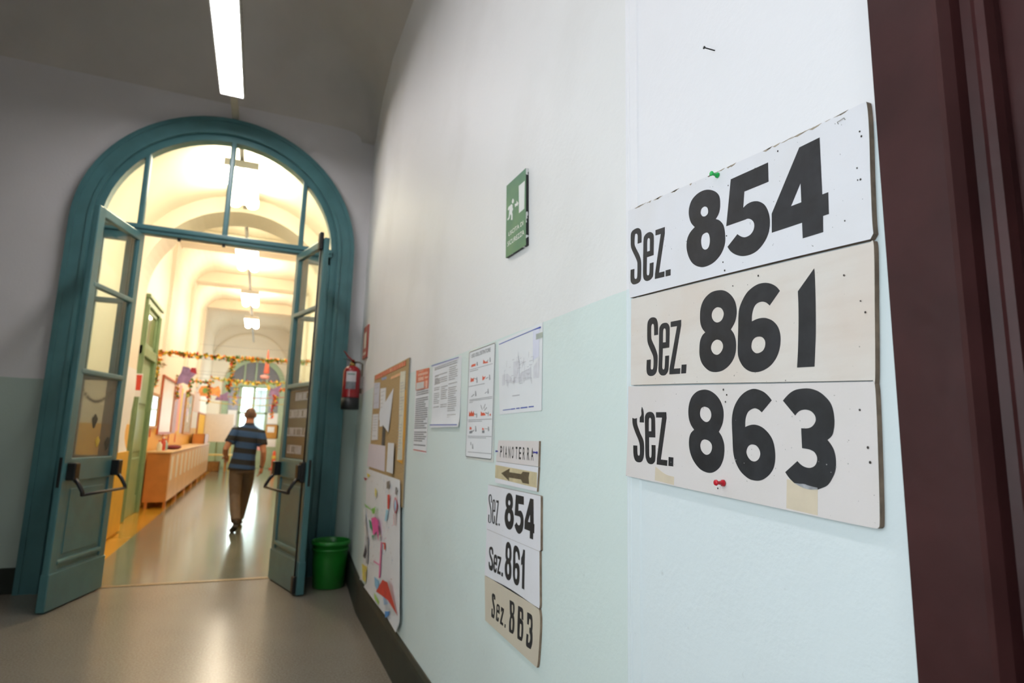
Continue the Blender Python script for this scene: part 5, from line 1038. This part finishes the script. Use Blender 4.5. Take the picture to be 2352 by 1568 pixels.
garland(sag(-1.5, 1.02, 20.4, 3.02, 3.05, .10), 'yellow and light green garland in front of the far door', .04, .11, (1, 4, 4, 1, 3), tails=[tail(-.78, 20.4, 2.95, .72, .02), tail(.42, 20.4, 2.98, .62, .02)])
garland(sag(.25, 1.02, 18.6, 2.60, 2.90, .05), 'red leaf garland on the right in front of the far door', .035, .10, (3, 3, 0, 2), tails=[tail(.30, 18.6, 2.62, .80, .02)])
for y, z, cc, lb in ((21.5, 2.62, m_red, 'thin red ribbon string across the far part of the corridor'), (22.4, 2.42, m_yl, 'thin yellow ribbon string across the far part of the corridor')):
    mb = MB(); mb.tube(sag(-1.92, 1.02, y, z, z + .02, .12, 20), .012, 6); tag(mb.build('ribbon_string', cc), lb, 'ribbon', 'ribbon strings across the corridor')
def paper_shape(name, outline, c_, mt_, label, bits=(), top_z=3.0):
    t = thing(name, c_, label, 'decoration', 'paper shapes hanging in the corridor')
    f_ = lambda a, b_, d: (c_[0] + a, c_[1] + d + .10 * abs(a), c_[2] + b_)
    MB().poly([outline], f_, depth=.004).build('body', mt_, t)
    for nm, ol, m2 in bits: MB().poly([ol], lambda a, b_, d: (c_[0] + a, c_[1] - .006 + d + .10 * abs(a), c_[2] + b_), depth=.003).build(nm, m2, t)
    MB().tube([(c_[0], c_[1], c_[2] + .05), (c_[0] + .005, c_[1], top_z)], .0025, 5).build('thread', m_greyink, t)
for y, z, lb in ((14.4, 2.96, 'thin cord across the corridor carrying the purple paper bird'), (17.2, 2.86, 'thin cord across the corridor carrying the orange paper fish'), (17.8, 2.80, 'thin cord across the corridor carrying the small purple butterfly'), (18.2, 3.02, 'thin cord across the corridor carrying the purple and yellow butterfly'), (21.0, 4.10, 'thin cord high across the corridor carrying the red paper cone')):
    mb = MB(); mb.tube([(-1.93, y, z), (-.45, y, z - .02), (1.03, y, z)], .003, 5); tag(mb.build('cord', m_greyink), lb, 'cord', 'cords across the corridor')
m_pur = M('purple_paper', (.30, .20, .42), .6, .25, 9); m_or2 = M('orange_paper', (.80, .36, .12), .6, .15)
def ell(cx, cz, rx, rz, n=16): return [(cx + rx * math.cos(2 * PI * k / n), cz + rz * math.sin(2 * PI * k / n)) for k in range(n)]
paper_shape('paper_bird', [(-.16, -.20), (-.04, -.16), (.05, -.20), (.10, -.06), (.20, .06), (.10, .10), (.04, .17), (-.08, .19), (-.10, .05), (-.15, -.05)], (-1.53, 14.4, 2.58), m_pur, 'purple paper bird hanging near the white board', top_z=2.945, bits=[('beak', [(.07, .08), (.20, .04), (.17, .17), (.08, .17)], M('dark_red_paper', (.36, .02, .05), .6))])
paper_shape('paper_fish', [(-.26, .02), (-.2, .13), (-.05, .15), (.10, .10), (.20, .16), (.26, .02), (.24, -.14), (.12, -.06), (-.05, -.13), (-.2, -.12)], (-1.26, 17.2, 2.42), m_or2, 'orange paper fish hanging beyond the white board', top_z=2.848, bits=[('spot', ell(-.1, .02, .06, .07), M('green_paper_spot', (.2, .4, .12), .6))])
paper_shape('paper_butterfly', [(-.2, .12), (-.03, .02), (.16, .14), (.12, -.02), (.18, -.14), (0, -.06), (-.18, -.12), (-.12, 0)], (-.98, 17.8, 2.36), m_pur, 'small purple paper butterfly left of the far door', top_z=2.788)
paper_shape('paper_butterfly', [(-.2, .18), (-.05, .05), (.2, .2), (.12, 0), (.16, -.18), (0, -.1), (-.16, -.16), (-.1, 0)], (.30, 18.2, 2.58), m_pur, 'purple and yellow paper butterfly in front of the right half of the far door', top_z=3.01, bits=[('wing_tip', [(-.2, .18), (-.1, .09), (-.12, .0), (-.19, .05)], m_yl)])
t = thing('paper_lantern', (.06, 21.0, 3.5), 'tall thin red paper cone hanging in front of the far fanlight', 'decoration')
MB().lathe([(.006, 4.09), (.02, 4.02), (.05, 3.7), (.09, 3.32), (.07, 3.30), (.001, 3.30)], (.06, 21.0), 12).build('cone', M('coral_paper', (.72, .18, .12), .6, .1), t)
MB().lathe([(.001, 3.27), (.14, 3.22), (.12, 3.12), (.001, 3.10)], (.02, 21.0), 12).build('tassel', m_pk, t)

# ------------------------------------------------------------------ the walking man
def ring(c_, rx, ry, n=20, tilt=0, p=2.3):
    out = []
    for i in range(n):
        a = 2 * PI * i / n; ca, sa = math.cos(a), math.sin(a)
        q = (abs(ca) ** p + abs(sa) ** p) ** (-1 / p)
        out.append((c_[0] + rx * ca * q, c_[1] + ry * sa * q, c_[2] + tilt * ca * q * rx))
    return out
def remesh(mb, name, mats, parent, voxel=.009, smooth=6):
    me = bpy.data.meshes.new('tmp'); me.from_pydata([tuple(v) for v in mb.v], [], mb.f)
    bm = bmesh.new(); bm.from_mesh(me); bmesh.ops.recalc_face_normals(bm, faces=bm.faces[:]); bm.to_mesh(me); bm.free()
    o = bpy.data.objects.new('tmp', me); COL.objects.link(o)
    md = o.modifiers.new('r', 'REMESH'); md.mode = 'VOXEL'; md.voxel_size = voxel
    ms = o.modifiers.new('s', 'SMOOTH'); ms.iterations = smooth; ms.factor = .5
    bpy.context.view_layer.update()
    m2 = bpy.data.meshes.new_from_object(o.evaluated_get(bpy.context.evaluated_depsgraph_get()))
    r = MB(); r.add([v.co.copy() for v in m2.vertices], [list(p.vertices) for p in m2.polygons], 0, True)
    bpy.data.objects.remove(o); bpy.data.meshes.remove(me); bpy.data.meshes.remove(m2)
    return r.build(name, mats, parent)
def limb(mb, pts, rads, n=14, ell=1.0): mb.tube(pts, rads, n, ell=ell)
man = thing('person', (-.20, 10.05, 0), 'man in a blue and black striped polo shirt walking away down the corridor', 'person')
m_skin = M('skin', (.44, .20, .115), .5, .12, 14)
Y0 = 10.05
body = MB()
# trunk, neck, head
body.loft([ring((-.185, Y0, .90), .150, .105), ring((-.183, Y0, .98), .155, .11), ring((-.175, Y0, 1.10), .145, .10), ring((-.162, Y0 + .01, 1.25), .155, .105), ring((-.152, Y0 + .02, 1.38), .170, .105), ring((-.148, Y0 + .02, 1.46), .165, .09), ring((-.145, Y0 + .03, 1.51), .11, .075), ring((-.143, Y0 + .035, 1.55), .062, .062), ring((-.142, Y0 + .045, 1.62), .058, .062)])
body.ball((-.143, Y0 + .055, 1.70), .074, .094, .105, 0, 20, 14)
body.ball((-.143, Y0 + .075, 1.635), .056, .070, .055, 0, 16, 10)                     # jaw
body.loft([[(-.143 + .014 * a_, Y0 + .135 + .03 * s_, z) for a_, s_ in ((-1, 0), (0, 1), (1, 0), (0, -.6))] for s0, z in ((0, 1.715), (1, 1.675), (1, 1.665))])   # nose
for sx_ in (-1, 1): body.ball((-.143 + sx_ * .078, Y0 + .045, 1.69), .012, .026, .034, 0, 10, 8)   # ears
# arms: left swings forward and bends, right hangs behind
LA = [(-.318, Y0, 1.445), (-.38, Y0 - .05, 1.31), (-.432, Y0 - .09, 1.18), (-.438, Y0 + .02, 1.115), (-.425, Y0 + .12, 1.075)]
RA = [(.022, Y0, 1.42), (.062, Y0 - .05, 1.28), (.088, Y0 - .09, 1.14), (.092, Y0 - .05, 1.02), (.083, Y0 - .01, .905)]
limb(body, LA, [.060, .050, .041, .040, .028]); limb(body, RA, [.060, .050, .041, .039, .027])
def hand(mb, wr, d, side, back, curl):
    d = Vector(d).normalized(); side = Vector(side).normalized(); back = Vector(back).normalized(); wr = Vector(wr)
    mb.tube([wr - d * .01, wr + d * .035, wr + d * .085], [.026, .038, .036], 12, ell=.5)
    for k, (o_, l_) in enumerate(((-.028, .066), (-.010, .076), (.009, .071), (.026, .055))):
        p = wr + d * .078 + side * o_; q = []
        ang = .15
        for j in range(4):
            q.append(p); ang += curl; p = p + (d * math.cos(ang) - back * math.sin(ang)) * (l_ / 3)
        mb.tube(q, [.0098, .0095, .0088, .007], 8)
    p = wr + d * .025 - side * .03
    mb.tube([p, p - side * .022 + d * .022, p - side * .026 + d * .052 - back * .012], [.012, .0105, .008], 8)
hand(body, LA[-1], (.05, .75, -.6), (1, 0, .1), (0, .6, .75), .55)
hand(body, RA[-1], (-.14, .12, -1), (.25, 1, .1), (1, -.2, 0), .28)
# legs
LL = [(-.262, Y0, .90), (-.262, Y0 - .005, .72), (-.252, Y0 - .03, .50), (-.228, Y0 - .17, .32), (-.195, Y0 - .34, .13)]
RL = [(-.105, Y0 + .01, .90), (-.100, Y0 + .13, .72), (-.112, Y0 + .27, .51), (-.140, Y0 + .37, .30), (-.168, Y0 + .44, .09)]
limb(body, LL, [.088, .082, .060, .054, .040]); limb(body, RL, [.088, .082, .060, .054, .040])
LF = [Vector((-.193, Y0 - .385, .115)), Vector((-.215, Y0 - .30, .06)), Vector((-.235, Y0 - .22, .032)), Vector((-.245, Y0 - .16, .024))]
RF = [Vector((-.168, Y0 + .39, .05)), Vector((-.165, Y0 + .48, .05)), Vector((-.160, Y0 + .60, .034)), Vector((-.158, Y0 + .67, .026))]
limb(body, LF, [.034, .040, .036, .018], ell=.8); limb(body, RF, [.034, .040, .036, .018], ell=.8)
remesh(body, 'body', m_skin, man, .0075, 4)
# short grey-brown hair round the back and sides
hair = MB(); n_ = 24; rings = []
for j in range(9):
    el = -.50 + 1.45 * j / 8
    rings.append([(-.143 + .0765 * math.cos(el) * math.sin(a), Y0 + .055 - .0965 * math.cos(el) * math.cos(a), 1.70 + .1075 * math.sin(el)) for a in [-1.75 + 3.5 * i / (n_ - 1) for i in range(n_)]])
mb_fs = [(j * n_ + i, j * n_ + i + 1, (j + 1) * n_ + i + 1, (j + 1) * n_ + i) for j in range(8) for i in range(n_ - 1)]
hair.add([p for r in rings for p in r], mb_fs, 0, True)
mt, nt, b = nodes('cropped_hair'); nt.links.new(ramp(nt, noise(nt, 16, 3), (.085, .050, .034), (.17, .095, .06)), b.inputs['Base Color']); b.inputs['Roughness'].default_value = .7
hair.build('hair', mt, man)
# striped polo shirt
mt, nt, b = nodes('striped_jersey'); g = N(nt, 'ShaderNodeNewGeometry'); tc = N(nt, 'ShaderNodeTexCoord'); sx = N(nt, 'ShaderNodeSeparateXYZ'); nt.links.new(tc.outputs['Object'], sx.inputs[0])
zz = math_(nt, 'ADD', sx.outputs[2], math_(nt, 'MULTIPLY', sx.outputs[0], .10))
st = math_(nt, 'LESS_THAN', math_(nt, 'FRACT', math_(nt, 'MULTIPLY', math_(nt, 'SUBTRACT', zz, .952), 1 / .1665)), .46)
st = math_(nt, 'MULTIPLY', st, math_(nt, 'LESS_THAN', zz, 1.50))
st = math_(nt, 'MAXIMUM', st, math_(nt, 'LESS_THAN', zz, .895))
nt.links.new(mixc(nt, st, (.018, .062, .165), (.010, .011, .014)), b.inputs['Base Color']); b.inputs['Roughness'].default_value = .8
bump(nt, b, noise(nt, 18, 3), .3, .02)
sh = MB()
sh.loft([ring((-.193, Y0, .872), .192, .135), ring((-.190, Y0, .96), .182, .132), ring((-.178, Y0, 1.08), .163, .118), ring((-.165, Y0 + .01, 1.22), .163, .118), ring((-.153, Y0 + .015, 1.34), .182, .120), ring((-.149, Y0 + .02, 1.43), .195, .108, tilt=-.05), ring((-.147, Y0 + .025, 1.495), .150, .088, tilt=-.05), ring((-.145, Y0 + .035, 1.53), .085, .075), ring((-.144, Y0 + .037, 1.545), .074, .07)])
def sleeve(A, k=1.0):
    A = [Vector(a) for a in A]; e = A[1].lerp(A[2], .30)
    sh.tube([A[0] + Vector((.03 if A[0].x < -.15 else -.03, 0, .0)), A[0], A[0].lerp(A[1], .6), e], [.070, .078, .073, .072], 16)
sleeve(LA); sleeve(RA)
shirt = remesh(sh, 'polo_shirt', mt, man, .008, 5)
cl = MB(); cl.loft([ring((-.144, Y0 + .035, 1.525), .078, .074), ring((-.144, Y0 + .032, 1.565), .068, .068), ring((-.144, Y0 + .032, 1.570), .063, .063), ring((-.144, Y0 + .035, 1.53), .064, .062)], cap=False)
cl.build('collar', M('dark_navy_knit', (.012, .016, .030), .8, .1), shirt)
# trousers
tr_ = MB()
tr_.loft([ring((-.186, Y0, .97), .165, .118), ring((-.186, Y0, .90), .172, .122), ring((-.186, Y0 + .005, .83), .172, .122)])
tr_.tube([LL[0], LL[1], LL[2], LL[3], (-.200, Y0 - .31, .165)], [.100, .094, .078, .072, .064], 16)
tr_.tube([RL[0], RL[1], RL[2], RL[3], (-.164, Y0 + .42, .115)], [.100, .092, .078, .072, .064], 16)
remesh(tr_, 'trousers', M('brown_grey_twill', (.115, .085, .062), .8, .12, 10, bmp=.25, bscale=14), man, .009, 5)
m_shoe = M('dark_brown_leather', (.022, .016, .012), .45, .2)
for F_ in (LF, RF):
    s_ = MB(); s_.tube([F_[0] + Vector((0, -.012, .01)), F_[1], F_[2], F_[3] + Vector((0, .02, -.002))], [.043, .048, .045, .022], 16, ell=.85)
    s_.tube([F_[0] + Vector((0, .02, .02)), F_[0] + Vector((.002, .035, .07))], [.045, .043], 14)
    o = remesh(s_, 'shoe', m_shoe, man, .007, 4)
wr = Vector(RA[-1]); MB().tube([wr + Vector((.001, -.005, .035)), wr + Vector((0, 0, .012))], [.034, .033], 16).build('wristwatch', m_black, man)
